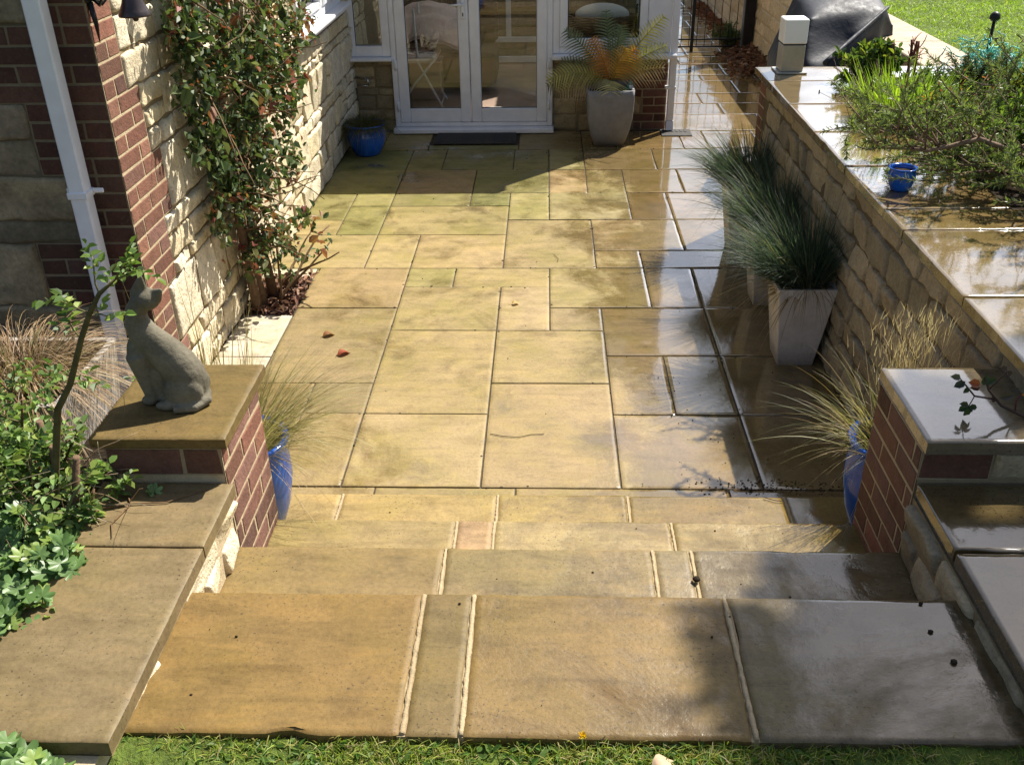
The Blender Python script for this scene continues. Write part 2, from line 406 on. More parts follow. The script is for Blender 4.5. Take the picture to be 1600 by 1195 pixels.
def roofm():
    t=NT('roof_sheet'); t.set(Base_Color=(.7,.72,.74),Roughness=.4); tr=t.n('ShaderNodeBsdfTranslucent'); tr.inputs['Color'].default_value=(.8,.82,.84,1)
    ms=t.n('ShaderNodeMixShader'); ms.inputs[0].default_value=.6; t.l(t.p.outputs['BSDF'],ms.inputs[1]); t.l(tr.outputs['BSDF'],ms.inputs[2]); t.l(ms.outputs[0],t.out.inputs['Surface']); MAT['roof_sheet']=t.m
roofm()
simple('tile_floor',(.50,.34,.27),.28,var=.15,nscale=5)
simple('rubber_mat',(.04,.036,.032),.8,var=.4,nscale=60,bump=.8)
simple('lamp_body',(.42,.40,.36),.35,metal=.5,var=.1,nscale=30)
simple('lamp_white',(.82,.82,.80),.3)
simple('netting',(.05,.4,.32),.5,attr=True,spec=.5)

# ================================================================== SETTING
def riven(mb,lo,hi,c,amp=.0012,edge=.0022,res=.032,ar=.004,m=0):
    """a hand split slab: slightly uneven top, nibbled edges, worn arris"""
    x0,y0,zb=lo; x1,y1,z=hi; sd=random.uniform(0,90)
    xs=np.concatenate([[x0,x0+ar],np.linspace(x0+.02,x1-.02,max(2,int((x1-x0)/res))),[x1-ar,x1]])
    ys=np.concatenate([[y0,y0+ar],np.linspace(y0+.02,y1-.02,max(2,int((y1-y0)/res))),[y1-ar,y1]])
    A,B=len(xs),len(ys); P=np.zeros((A,B,3)); tx,ty=random.gauss(0,.0008),random.gauss(0,.0008)
    def nib(s,k):
        n_=mnoise.noise((s*11,k*5.3,sd))*.6+mnoise.noise((s*37,k*3.1,sd))*.5
        ch=max(0,mnoise.noise((s*7,k*9.1,sd+5))-.42)*5
        return edge*(.6+n_)+edge*1.6*ch
    for i in range(A):
        for j in range(B):
            x,y=xs[i],ys[j]; ex=i in(0,1,A-2,A-1); ey=j in(0,1,B-2,B-1)
            px,py=x,y
            if i<2: px=x+nib(y,1)
            if i>A-3: px=x-nib(y,2)
            if j<2: py=y+nib(x,3)
            if j>B-3: py=y-nib(x,4)
            h=amp*(mnoise.noise((x*5,y*7,sd))+.6*mnoise.noise((x*17,y*21,sd)))+tx*(x-x0)/max(.1,x1-x0)+ty*(y-y0)/max(.1,y1-y0)
            if i in(0,A-1) or j in(0,B-1): h-=ar*.8+.001*mnoise.noise((x*25,y*25,sd))
            P[i,j]=(px,py,z+h)
    mb.grid(P,c,m,True)
    loop=[P[i,0] for i in range(A)]+[P[A-1,j] for j in range(1,B)]+[P[i,B-1] for i in range(A-2,-1,-1)]+[P[0,j] for j in range(B-2,0,-1)]
    n=len(loop); V=[tuple(q) for q in loop]+[(q[0],q[1],zb) for q in loop]
    mb.add(V,np.array([[n+k,n+(k+1)%n,(k+1)%n,k] for k in range(n)]),c,m,False)
    mb.add([(x0,y0,zb),(x1,y0,zb),(x1,y1,zb),(x0,y1,zb)],np.array([[3,2,1,0]]),c,m)
def slab(mb,x0,x1,y0,y1,z,c,th=.035,g=.0035):
    dz=rng.normal(0,.001)
    riven(mb,(x0+g,y0+g,z-th),(x1-g,y1-g,z+dz),c,.0010,.0011,.05,.0011)
BUFF=[(.36,.275,.145),(.385,.295,.16),(.345,.265,.135),(.365,.27,.145),(.345,.27,.135),(.39,.305,.175),(.32,.25,.135),(.335,.265,.13)]
def bcol(k=1.0): return np.array(random.choice(BUFF))*random.uniform(.82,1.08)*k*np.array((.93,.90,.86))
m3=.3
# -- base ground to the horizon
g=MB(); g.box((-400,-400,-1.2),(400,400,-.06)); tag(g.build('ground',MAT['soil']),kind='structure')
# -- patio
listed=[(-5,-4,8,8.01),
 (-4,-3,0,2),(-3,-2,0,2),(-2,0,0,2),(0,2,0,3),(2,4,0,2),(4,6,0,2),(-2,0,2,5),(-3,-2,2,3),(-4,-3,2,3),(-4,-2,3,6),(0,2,3,5),
 (2,3,2,4),(3,4,2,4),(4,6,2,4),(2,4,4,6),(4,6,4,6),(-2,0,5,7),(0,1,5,7),(1,2,5,6),(-4,-2,6,8),(-2,-1,7,8),(-1,1,7,8),(1,3,6,8),(3,4,6,8),(4,6,6,8),
 (-5,-3,8,10),(-3,-2,8,10),(-2,0,8,10),(0,2,8,11),(2,4,9,11),(2,3,8,9),(3,5,8,9),(5,6,8,9),(4,6,9,11),
 (-5,-4,10,11),(-5,-4,11,13),(-4,-3,10,12),(-4,-3,12,13),(-3,0,10,12),(-3,-1,12,13),(-1,0,12,13),(0,1,11,13),(1,3,11,13),(3,4,11,13),(4,6,11,13),
 (1,2,13,15),(2,3,13,15),(3,4.5,13,15),(4.5,6,13,15),(-1,1,13,15),(-3,-1,13,15),(-5,-3,13,15),(1,2,15,17),(2,4,15,17),(4,6,15,17),(-5,-3,15,17),(-3,-2,15,17),(-2,0,15,17),(0,1,15,17),
 (-5,-4,17,19.1),(-4,-2.6,17,19.1),(-2.6,0.1,18.9,19.1),(-2.6,.1,17,17.5),(.1,2,17,19.1),(2,3,17,19),(3,5,17,19),(5,6,17,19)][1:]
pm=MB()
def modx(x): return x*m3+ (0 if x<6 else -.075)
fixed={(-4,-3,2,3):.8,(-3,-2,2,3):.88,(-1,0,12,13):.85,(-2,0,7,8):.9}
for (a,b,c,d) in listed:
    gr=max(0,min(1,(c-4)/6))*max(0,min(1,(3.5-a)/4))*random.choice([.1,.5,1.,1.3])
    slab(pm,modx(a),modx(b),c*m3,d*m3,0,bcol(fixed.get((a,b,c,d),1))*(1-gr*np.array((.26,.14,.30))))
# path beside the conservatory, running back to the gate and past it
y=19.0
while y<48:
    h=random.choice([2,2,1.5,1]) ; x=4.8
    while x<9.6:
        w=random.choice([2,3,1.5,2]); x1=min(x+w,9.6)
        if x1-x>.4: slab(pm,x*m3,x1*m3,y*m3,(y+h)*m3,0,bcol())
        x=x1
    y+=h
# pavers around the far end of the low wall
y=11.1
while y<19:
    x=5.75
    while x<9.5:
        x1=min(x+random.choice([2,1.5]),9.6); slab(pm,x*m3,x1*m3,y*m3,min(y+1.5,19)*m3,0,bcol()); x=x1
    y+=1.5
x=-3.5
while x<6:
    w=random.choice([2,3]); slab(pm,modx(x),modx(min(x+w,6)),-.26,-.001,-.0005,bcol(.8)); x+=w
# pale slab strip under the climbing rose
PALE=(.50,.44,.35)
for (a,b) in ((.62,1.18),(1.18,1.70),(2.24,2.4),(0,.62)): slab(pm,-1.5,-1.2,a,b,0,np.array(PALE)*random.uniform(.93,1.05))
patio=pm.build('patio_paving',MAT['paving_stone']); tag(patio,kind='structure')
jm=MB(); jm.box((-1.6,-.3,-.05),(1.75,5.9,-.006),(.07,.052,.03)); jm.box((1.43,5.9,-.05),(2.9,14.6,-.0062),(.07,.055,.035)); jm.box((1.75,3.3,-.05),(2.9,5.9,-.0064),(.07,.055,.035))
# grit and moss crumbs caught in the joints
for i in range(260):
    a,b,c,d=random.choice(listed); 
    if random.random()<.5: p=(random.uniform(a,b)*m3,c*m3+random.gauss(0,.006))
    else: p=(a*m3+random.gauss(0,.006),random.uniform(c,d)*m3)
    s=random.uniform(.002,.006); jm.box((p[0]-s,p[1]-s,-.004),(p[0]+s,p[1]+s*.7,random.uniform(0,.004)),np.array((.05,.04,.02))*random.uniform(.5,1.5),0,0,random.uniform(0,3))
tag(jm.build('paving_joints',MAT['dark_joint']),kind='structure')
mu=MB()
n=300; P=np.stack([rnd(n,-1.49,-1.19),rnd(n,1.70,2.25),rnd(n,.005,.04)],1)
mu.box((-1.5,1.70,-.04),(-1.205,2.24,.004),(.06,.03,.02))
mu.leaves(P,np.concatenate([sph(n)[:,:2],rnd(n,-.3,.3)[:,None]],1),np.array([0,0,1.])+rng.normal(0,.5,(n,3)),rnd(n,.03,.075),rnd(n,.018,.035),pick([(.26,.14,.085),(.19,.095,.06),(.34,.21,.14),(.13,.07,.045)],[3,3,2,2],n))
tag(mu.build('bark_mulch',MAT['mulch']),kind='stuff')

# -- masonry
BR=[(.21,.095,.06),(.245,.115,.075),(.165,.078,.056),(.225,.095,.062),(.19,.082,.052),(.20,.10,.075)]
LS=[(.70,.60,.42),(.74,.65,.47),(.65,.56,.38),(.68,.57,.36),(.60,.51,.35)]
SHADED_STONE=[(.31,.24,.145),(.23,.185,.12),(.37,.29,.175),(.27,.21,.14)]  # darker palette puts the front wall's shade into its stone colour
WS=[(.34,.28,.18),(.30,.25,.16),(.38,.31,.20),(.27,.225,.15)]
def brick(mb,O,u,n,u0,z0,u1,z1,c,m=0,d=.0012,g=.0058):
    O=np.array(O);u=np.array(u,float);n=np.array(n,float);z=np.array([0,0,1.])
    V=[]; J=[(random.gauss(0,.0016),random.gauss(0,.0012),abs(random.gauss(0,.0008))) for _ in range(4)]
    for (i,dd) in ((0,-.005),(0,d-.0015),(.0025,d)):
        for q,(a,b) in enumerate(((u0+g+i,z0+g+i),(u1-g-i,z0+g+i),(u1-g-i,z1-g-i),(u0+g+i,z1-g-i))): V.append(O+u*(a+J[q][0])+z*(b+J[q][1])+n*(dd+(J[q][2] if dd>-.004 else 0)))
    fl=np.dot(np.cross(u,z),n)>0
    F=[[8,9,10,11]]+[[k*4+j,k*4+(j+1)%4,(k+1)*4+(j+1)%4,(k+1)*4+j] for k in (0,1) for j in range(4)]
    F=np.array(F); mb.add(V,F if fl else F[:,::-1],c,m)
def stone(mb,O,u,n,u0,z0,u1,z1,c,m=0,H=.015,g=.008,rough=.006):
    if (u1-u0)/2-g<.018 or (z1-z0)/2-g<.012: return
    O=np.array(O);u=np.array(u,float);n=np.array(n,float);z=np.array([0,0,1.])
    a=max(4,int((u1-u0)/.035)); b=max(4,int((z1-z0)/.035)); a=min(a,9); b=min(b,7)
    hu=(u1-u0)/2-g; hz=(z1-z0)/2-g; cu=(u0+u1)/2; cz=(z0+z1)/2; sd=random.uniform(0,100)
    def spc(h,k):
        e=[0,min(.15,.0045/h),min(.3,.011/h)]; inn=np.linspace(min(.5,.024/h),2-min(.5,.024/h),k)
        return np.concatenate([np.array(e)-1,inn-1,1-np.array(e[::-1])])
    tu=spc(hu,a); tz=spc(hz,b); a=len(tu)-1; b=len(tz)-1; P=np.zeros((a+1,b+1,3))
    Hh=H*random.uniform(.6,1.25); tl=random.gauss(0,.006); tl2=random.gauss(0,.006)
    rcorn=random.uniform(.03,.10)
    for i,x in enumerate(tu):
        for j,y in enumerate(tz):
            rx=x; ry=y
            e=max(abs(x),abs(y)); k=abs(x*y); s=1-rcorn*max(0,k-.45)/.55*.5
            px=cu+hu*x*s; pz=cz+hz*y*s
            wob=.005*mnoise.noise((px*14+sd,pz*14,sd)); px+=wob*e*2; pz+=.006*mnoise.noise((px*14,pz*14+sd,7+sd))*e*2
            eu=min(1,(1-abs(x))*hu/.013); ez=min(1,(1-abs(y))*hz/.013); q=min(eu,ez); q=1-(1-q)**2.6
            h=-.005+(Hh+tl*x+tl2*y+rough*1.6*mnoise.noise((px*9,pz*9,sd))+rough*mnoise.noise((px*26,pz*26,sd)))*q
            P[i,j]=O+u*px+z*pz+n*h
    fl=np.dot(np.cross(u,z),n)>0
    mb.grid(P if fl else P[::-1],c,m,True)
def rubble(mb,O,u,n,ua,ub,z0,z1,pal,m=0,H=.014,wmin=.13,wmax=.42,module=.3,g=.007):
    z=z0;
    while z<z1-.03:
        zt=min(z+module,z1); a0=ua(z) if callable(ua) else ua; b0=ub(z) if callable(ub) else ub
        hs=random.choice([[.5,.5],[.34,.66],[.66,.34],[1.],[.5,.5],[.25,.4,.35]]); y=z
        if zt-z<.16: hs=[1.]
        for h in hs:
            y1=y+(zt-z)*h; x=a0
            while x<b0-.02:
                w=random.uniform(wmin,wmax)*(0.75 if y1-y<.1 else 1); x1=x+w
                if b0-x1<.09: x1=b0
                x1=min(x1,b0)
                c=np.array(random.choice(pal))*random.uniform(.85,1.1)
                if y1-y>.17 and x1-x<.3 and random.random()<.3:
                    ym=y+(y1-y)*random.uniform(.4,.6); stone(mb,O,u,n,x,y,x1,ym,c,m,H,g); stone(mb,O,u,n,x,ym,x1,y1,c*random.uniform(.9,1.1),m,H,g)
                else: stone(mb,O,u,n,x,y,x1,y1,c,m,H,g)
                x=x1
            y=y1
        z=zt
def brickrun(mb,O,u,n,u0,u1,z0,nc,start,m=0,pal=BR,hc=.075):
    o_=np.array(O);u_=np.array(u,float);n_=np.array(n,float);q_=np.array([o_+u_*a+np.array([0,0,b])-n_*.0008 for a,b in ((u0,z0),(u1,z0),(u1,z0+nc*hc),(u0,z0+nc*hc))])
    k_=sum(sum(c) for c in pal)/len(pal)/.37; mb.add(q_,np.array([[0,1,2,3]] if np.dot(np.cross(u_,[0,0,1.]),n_)>0 else [[3,2,1,0]]),np.array((.50,.40,.25))*min(1,k_),2)
    for k in range(nc):
        x=u0; st=(k+start)%2
        first=True
        while x<u1-.02:
            w=(.1125 if st else .225) if first else .225
            first=False
            x1=min(x+w,u1)
            if u1-x1<.05: x1=u1
            brick(mb,O,u,n,x,z0+k*hc,x1,z0+(k+1)*hc,np.array(random.choice(pal))*random.choice([.6,.8,.9,1,1,1.1,1.2])*random.uniform(.9,1.1),m); x=x1
Xp=(1,0,0);Xm=(-1,0,0);Yp=(0,1,0);Ym=(0,-1,0)
MORT=(.50,.40,.25)

# -- house with the lit side wall and shaded front wall
house=thing('house','brick and stone house with white window above the climbing rose','house',(-1.5,.54,0))
def P_(o): o.location=Vector(o.location)-o.parent.location; return o
def part(mb,name,mats,par): return P_(mb.build(name,mats,par))
wmats=[MAT['rubble_stone'],MAT['brick'],MAT['mortar'],MAT['shaded_mossy_stone']]
hw=MB(); hw.box((-6,.56,-.3),(-1.507,12,3.3),(.30,.225,.13),2); hw.box((-6,.5445,-.3),(-1.5045,.56,3.3),(.14,.11,.07),2)
wid=lambda z:[.34,.225,.34,.45,.34,.225,.225,.34][int(round(z/.3))%8]
O=(-1.5,.54,0)
z=0.
while z<3.0:
    w=wid(z); brickrun(hw,O,Yp,Xp,0,w,z,4,int(z/.3)%2,1)
    wf=[.34,.225,.45,.225,.34,.45,.225,.34][int(round(z/.3))%8]
    brickrun(hw,O,Xm,Ym,0,wf,z,4,(int(z/.3)+1)%2,1,[tuple(np.array(c)*.42) for c in BR]); z+=.3  # front corner bricks carry the same painted shade
rubble(hw,O,Yp,Xp,wid,3.14,0,3.0,LS)
rubble(hw,O,Yp,Xp,3.14,6.0,0,.9,LS); rubble(hw,O,Yp,Xp,3.14,6.0,.9,1.1,LS,module=.2)
rubble(hw,O,Yp,Xp,4.88,5.5,1.1,3.0,LS)
rubble(hw,(-1.5,.54,0),Xm,Ym,lambda z:[.34,.225,.45,.225,.34,.45,.225,.34][int(round(z/.3))%8],3.6,0,3.0,SHADED_STONE,3,.012,.3,.8,g=.004)
for i in range(int(1.7/.075)):
    yy=3.2+i*.075
    brick(hw,O,Yp,Xp,yy-.02,1.1,yy+.055,1.2,np.array(random.choice(BR))*.9,1,d=.02)
part(hw,'wall',wmats,house)
# window of the house
WY0,WY1,WZ=3.72,5.28,1.22
wf=MB()
wf.box((-1.56,WY0,WZ),(-1.47,WY0+.07,2.6),(.74,.74,.76),0,.006); wf.box((-1.56,WY1-.07,WZ),(-1.47,WY1,2.6),(.74,.74,.76),0,.006)
wf.box((-1.56,WY0+.07,WZ),(-1.47,WY1-.07,WZ+.075),(.74,.74,.76),0,.006); wf.box((-1.56,WY0+.07,2.53),(-1.47,WY1-.07,2.6),(.74,.74,.76),0,.006)
wf.box((-1.555,4.46,WZ+.075),(-1.465,4.54,2.53),(.74,.74,.76),0,.006)
for a,b in ((WY0+.07,4.46),(4.54,WY1-.07)):
    for q in ((a,a+.045,WZ+.075,2.53),(b-.045,b,WZ+.075,2.53)): wf.box((-1.545,q[0],q[2]),(-1.455,q[1],q[3]),(.76,.76,.78),0,.006)
    wf.box((-1.545,a+.045,WZ+.075),(-1.455,b-.045,WZ+.12),(.76,.76,.78),0,.006)
win=part(wf,'window',[MAT['upvc']],house)
sl=MB(); sl.box((-1.52,WY0-.04,WZ-.03),(-1.385,WY1+.04,WZ),(.75,.75,.77),0,.008); sl.box((-1.505,WY0-.03,WZ-.045),(-1.40,WY1+.03,WZ-.03),(.7,.7,.72))
sl.build('sill',[MAT['upvc']],win)
gl=MB(); gl.box((-1.507,WY0+.1,WZ+.11),(-1.501,WY1-.1,2.54)); gl.build('pane',[MAT['window_glass']],win)
rb=MB(); rb.loft([[(-6.3,.15,3.3),(-1.12,.15,3.3),(-1.12,12,3.3),(-6.3,12,3.3)],[(-6,.3,3.42),(-1.4,.3,3.5),(-1.4,12,3.5),(-6,12,3.42)]],(.14,.08,.06)); part(rb,'roof',[MAT['brick']],house)

dp=thing('downpipe','white square rain downpipe on the shaded house wall, beside its brick corner','pipe',(-1.655,.46,0))
d=MB(); d.box((-.036,-.034,-.1),(.036,.034,3.2),(.72,.72,.75),0,.006); d.build('pipe',[MAT['upvc']],dp)
d=MB(); d.box((-.042,-.04,1.135),(.042,.041,1.165),(.74,.74,.76),0,.003); d.box((.042,.022,1.145),(.085,.034,1.165),(.74,.74,.76),0,.003); d.box((-.07,.022,1.145),(-.042,.034,1.165),(.74,.74,.76),0,.003); d.lathe([(0,-.004),(.007,-.004),(.007,.0),(0,.0)],(.072,.02,1.157),8,(.5,.5,.5)); d.build('bracket',[MAT['upvc']],dp)

# -- steps
st=thing('stone_steps','four wet sandstone steps climbing from the patio to the lawn','steps',(.33,-.28,0))
NOSE=[(-.282,.175),(-.675,.35),(-1.035,.525),(-1.435,.70)]
XL,XR=-.66,1.335
body=MB()
ys=[n_[0]-.035 for n_ in NOSE]+[-1.93]
for k in range(4):
    xa,xb=(-1.06,1.78) if k==0 else (XL-.2,XR+.2)
    body.box((xa,-1.88,(NOSE[k-1][1]-.05) if k else -.05),(xb,ys[k],NOSE[k][1]-.042),(.40,.31,.19),0,0)
part(body,'riser',[MAT['rubble_stone']],st)
JTS=[[-1.06,-.518,.091,.594,1.2,1.78],[XL-.015,-.03,.10,.709,XR+.015],[XL-.015,-.027,.60,.716,XR+.015],[XL-.015,-.038,.092,.737,XR+.015]]
for k in range(4):
    t=MB(); y1=NOSE[k][0]; y0=(NOSE[k+1][0]-.05) if k<3 else -1.895; zz=NOSE[k][1]
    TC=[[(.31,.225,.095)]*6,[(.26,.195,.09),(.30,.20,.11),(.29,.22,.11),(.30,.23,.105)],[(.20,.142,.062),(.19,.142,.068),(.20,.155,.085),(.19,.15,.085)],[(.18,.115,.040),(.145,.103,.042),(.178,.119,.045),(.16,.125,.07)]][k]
    for i in range(len(JTS[k])-1):
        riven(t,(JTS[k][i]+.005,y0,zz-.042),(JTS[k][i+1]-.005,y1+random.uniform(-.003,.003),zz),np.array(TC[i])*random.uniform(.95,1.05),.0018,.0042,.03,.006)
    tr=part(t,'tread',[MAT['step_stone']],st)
    for x in JTS[k][1:-1]:
        j=MB()
        j.box((x-.012,y0+.004,zz-.04),(x+.012,y1-.006,zz-.0065),(.34,.26,.15))
        n_=40; pts=[];R=[]
        for i in range(n_+1):
            f=i/n_; pts.append((x+random.gauss(0,.0004),y0+.008+(y1-y0-.014)*f,zz-.0062+random.gauss(0,.0010))); R.append(.0066*(1.05 if k==3 else .8)*random.uniform(.75,1.2))
        j.tube(pts,R,6,(.40,.31,.185) if x>.05 or k<3 else (.34,.26,.15))
        j.build('pointing',[MAT['mortar']],tr)

# -- flank walls with piers
def flank(name,label,side):
    par=thing(name,label,'garden wall',((-.86,-1.4,0) if side<0 else (1.7,-1.4,0)))
    b=MB(); xf=XL if side<0 else XR; n=Xp if side<0 else Xm
    lo,hi=((-1.0,xf-.004) if side<0 else (xf+.004,2.6))
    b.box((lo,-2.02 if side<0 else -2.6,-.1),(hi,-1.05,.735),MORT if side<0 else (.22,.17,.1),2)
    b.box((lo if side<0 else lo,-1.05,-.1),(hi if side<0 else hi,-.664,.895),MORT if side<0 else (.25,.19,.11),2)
    pal=LS if side<0 else WS
    rubble(b,(xf,-1.95,0),Yp,n,0,.9,.3,.735,pal,0,.013,.14,.3,module=.22)
    z=0.;k=0
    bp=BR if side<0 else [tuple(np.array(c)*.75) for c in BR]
    while z<.88:
        wv=.39 if (k//3)%2==0 else (.28 if z<.55 else .39)
        x=.0; 
        h=.0745
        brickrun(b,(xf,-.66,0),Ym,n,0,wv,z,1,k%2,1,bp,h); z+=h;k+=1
        if wv<.38: stone(b,(xf,-.66,0),Ym,n,wv,z-h,.39,z,np.array(random.choice(pal)),0,.016)
    # end face of the pier towards the lawn, above the lower coping
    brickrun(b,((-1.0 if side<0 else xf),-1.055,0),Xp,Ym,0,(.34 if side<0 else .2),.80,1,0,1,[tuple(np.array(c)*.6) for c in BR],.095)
    if side>0: rubble(b,(xf,-1.055,0),Xp,Ym,.2,1.2,.80,.895,WS,0,.01)
    # back of pier towards the patio
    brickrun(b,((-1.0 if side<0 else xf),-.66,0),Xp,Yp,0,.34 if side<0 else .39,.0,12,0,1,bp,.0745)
    part(b,'wall',wmats,par)
    c=MB()
    if side<0:
        for (a,d) in ((-1.99,-1.35),(-1.35,-1.052)): riven(c,(-1.03,a+.002,.735),(-.635,d-.002,.775),bcol(.56),.0014,.0028,.04,.0032)
    else:
        for (a,d) in ((-2.7,-1.95),(-1.95,-1.362),(-1.362,-1.058)):
            riven(c,(1.335,a+.002,.752),(2.0,d-.002,.79),bcol(.6),.0014,.0028,.04,.0032); riven(c,(2.004,a+.002,.752),(2.7,d-.002,.79),bcol(.6),.0014,.0028,.04,.0032)
    part(c,'coping',[MAT['coping_stone']],par)
    c=MB()
    if side<0: riven(c,(-1.035,-1.063,.897),(-.638,-.612,.93),(.14,.097,.037),.0012,.0028,.025,.005)
    else: riven(c,(1.332,-1.075,.899),(1.715,-.642,.94),(.24,.20,.14),.0006,.0022,.03,.005); c.box((1.718,-1.075,.899),(2.7,-.912,.94),(.33,.29,.22),0,.005)
    part(c,'pier_cap',[MAT['coping_stone']],par)
    return par
flank('garden_wall','low wall and brick pier left of the steps, under the cat statue',-1)
flank('garden_wall','low wall and brick pier right of the steps, with wet grey cap',1)

# -- raised terrace retaining wall
rw=thing('retaining_wall','long stone retaining wall with wet coping behind the tall planters','retaining wall',(1.72,1.3,0))
b=MB(); b.box((1.7235,-.89,-.2),(3.4,3.33,1.008),(.13,.10,.06),2)
rubble(b,(1.72,-.9,0),Yp,Xm,0,lambda z:4.06 if int(z/.3)%2 else 3.94,0,.9,WS,0,.018,.13,.36,.25); rubble(b,(1.72,-.9,0),Yp,Xm,0,4.0,.9,1.008,WS,0,.02,.14,.34,module=.108)
for k in range(13):
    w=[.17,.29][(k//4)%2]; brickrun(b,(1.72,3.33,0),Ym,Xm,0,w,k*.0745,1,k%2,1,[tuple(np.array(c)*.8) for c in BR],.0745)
part(b,'wall',wmats,rw)
c=MB(); ys_=[-.905,-.35,.28,.52,1.12,1.72,2.32,2.92,3.35]
for i in range(len(ys_)-1): riven(c,(1.675,ys_[i]+.003,1.01),(2.2,ys_[i+1]-.003,1.05),bcol(.95),.0014,.0028,.04,.0032)
for i in range(3):
    for (a,d) in ((2.2,2.8),(2.8,3.4)): riven(c,(a+.003,ys_[i]+.003,1.01),(d,ys_[i+1]-.003,1.05),bcol(.95),.0014,.0028,.04,.0032)
for (a,d) in ((2.2,2.7),(2.7,3.3)): riven(c,(a+.003,3.0,1.01),(d,3.35,1.05),bcol(1.05),.0014,.0028,.04,.0032)
part(c,'coping',[MAT['coping_stone']],rw)

# -- far wall beside the path, behind the covered barbecue
fwl=thing('boundary_wall','pale stone garden wall running past the gate behind the covered barbecue','garden wall',(2.85,8,0))
b=MB(); b.box((2.852,3.4,-.2),(3.1,16,1.0),(.45,.36,.23),2)
rubble(b,(2.85,3.4,0),Yp,Xm,0,12.5,0,1.0,[(.55,.44,.28),(.60,.48,.31),(.50,.41,.27)],0,.012,.25,.6)
part(b,'wall',wmats,fwl)
c=MB(); y=3.37
while y<15.5: c.box((2.81,y+.003,1.0),(3.24,y+.9-.003,1.04),np.array((.42,.33,.24))*random.uniform(.93,1.05),0,.006); y+=.9
part(c,'coping',[MAT['dry_stone']],fwl)

# -- soil and lawn
b=MB(); b.box((-4,-2.2,-.1),(-1.03,-.33,.63)); b.box((-1.04,-6,-.1),(-.99,-1.99,.63)); tag(b.build('soil_bed',MAT['soil']),kind='structure')
b=MB(); b.box((2.203,.53,.9),(3.3,2.99,1.035)); tag(b.build('soil_bed',MAT['soil']),kind='structure')
def lawn_sheet(mb,x0,x1,y0,y1,z,s):
    nx=max(2,int((x1-x0)/s)); ny=max(2,int((y1-y0)/s)); P=np.zeros((nx+1,ny+1,3))
    for i in range(nx+1):
        for j in range(ny+1):
            x=x0+(x1-x0)*i/nx; y=y0+(y1-y0)*j/ny; P[i,j]=(x,y,z+.03*mnoise.noise((x*.8,y*.8,0))+.008*mnoise.noise((x*9,y*9,3)))
    mb.grid(P,(.1,.15,.03),0,True)
L=MB(); lawn_sheet(L,3.22,14,-8,22,.985,.12); L.box((3.24,-8,.4),(14,22,.9)); lawn_sheet(L,14,200,-120,200,.95,4.); lawn_sheet(L,-1.0,1.5,-3.2,-1.886,.672,.05); L.box((-1.0,-9,.2),(1.5,-1.89,.62)); lawn_sheet(L,-8,8,-12,-3.2,.66,.2)
tag(L.build('lawn',MAT['lawn_soil']),kind='structure')
gb=MB()
n=26000; P=np.stack([rnd(n,-.75,1.45),-1.878-rng.exponential(.13,n).clip(0,.6),np.full(n,.67)],1)
thin=np.array([mnoise.noise((p[0]*6,p[1]*6,2.)) for p in P]); keep=rng.uniform(-.6,.08,n)<thin; P=P[keep]; n=len(P)
d=np.stack([rng.normal(0,.55,n),rng.normal(0.05,.5,n),np.ones(n)],1)
gb.blades(P,d,rnd(n,.02,.062)*(.6+.8*rng.uniform(0,1,n)**2),rnd(n,.0018,.0034),pick([(.20,.27,.03),(.26,.31,.045),(.34,.31,.08),(.42,.34,.16),(.13,.19,.03)],[4,3,2,1.2,2],n),droop=.5,seg=3)
m=900; P2=np.stack([rnd(m,-.7,1.4),-1.9-rng.exponential(.12,m),np.full(m,.68)],1)
gb.leaves(P2,np.concatenate([rng.normal(0,1,(m,2)),np.full((m,1),.4)],1),np.array([0,0,1.])+rng.normal(0,.3,(m,3)),rnd(m,.012,.03),rnd(m,.008,.016),pick([(.08,.15,.025),(.11,.18,.04)],[1,1],m))
tag(gb.build('lawn_grass',MAT['blade']),kind='stuff')
gb=MB(); n=42000
P=np.stack([rnd(n,3.24,6.0),rnd(n,2.6,9.5),np.full(n,.985)],1)
d=np.stack([rng.normal(0,.5,n),rng.normal(0,.5,n),np.ones(n)],1)
gb.blades(P,d,rnd(n,.03,.075),rnd(n,.004,.007),pick([(.21,.33,.02),(.28,.39,.03),(.35,.42,.05),(.16,.25,.02)],[4,3,2,2],n)*np.array([1+.35*mnoise.noise((q[0]*2.2,q[1]*2.2,1.)) for q in P])[:,None],droop=.5,seg=2)
tag(gb.build('lawn_grass',MAT['blade']),kind='stuff')

# ================================================================== CONSERVATORY
cv=thing('conservatory','white framed conservatory with glazed double doors at the end of the patio','conservatory',(0,5.75,0))
WH=(.74,.74,.76)
b=MB()
b.box((-1.5,5.757,-.1),(-1.135,5.90,.655),(.25,.19,.11),2); b2=MB(); b2.box((.325,5.757,-.1),(1.385,5.90,.655),(.25,.19,.11),2); b2.box((1.24,5.90,-.1),(1.385,8.6,.655),(.25,.19,.11),2)
DS=[(.36,.28,.155),(.32,.25,.14),(.39,.31,.18),(.28,.22,.125)]
rubble(b,(-1.5,5.75,0),Xp,Ym,0,.36,0,.6,DS,0,.01,.15,.3,.2,.006); rubble(b,(-1.5,5.75,0),Xp,Ym,0,.36,.6,.655,DS,0,.01,.2,.3,.055)
rubble(b2,(.33,5.75,0),Xp,Ym,0,lambda z:.82 if int(z/.15)%2 else .74,0,.6,DS,0,.01,.18,.36,.15,.006); rubble(b2,(.33,5.75,0),Xp,Ym,0,.8,.6,.655,DS,0,.01,.2,.3,.055)
for k in range(8):
    w=.22 if (k//2)%2 else .30; brickrun(b2,(1.39,5.75,0),Xm,Ym,0,w,k*.0745,1,k%2,1,[tuple(np.array(c)*.6) for c in BR],.0745)
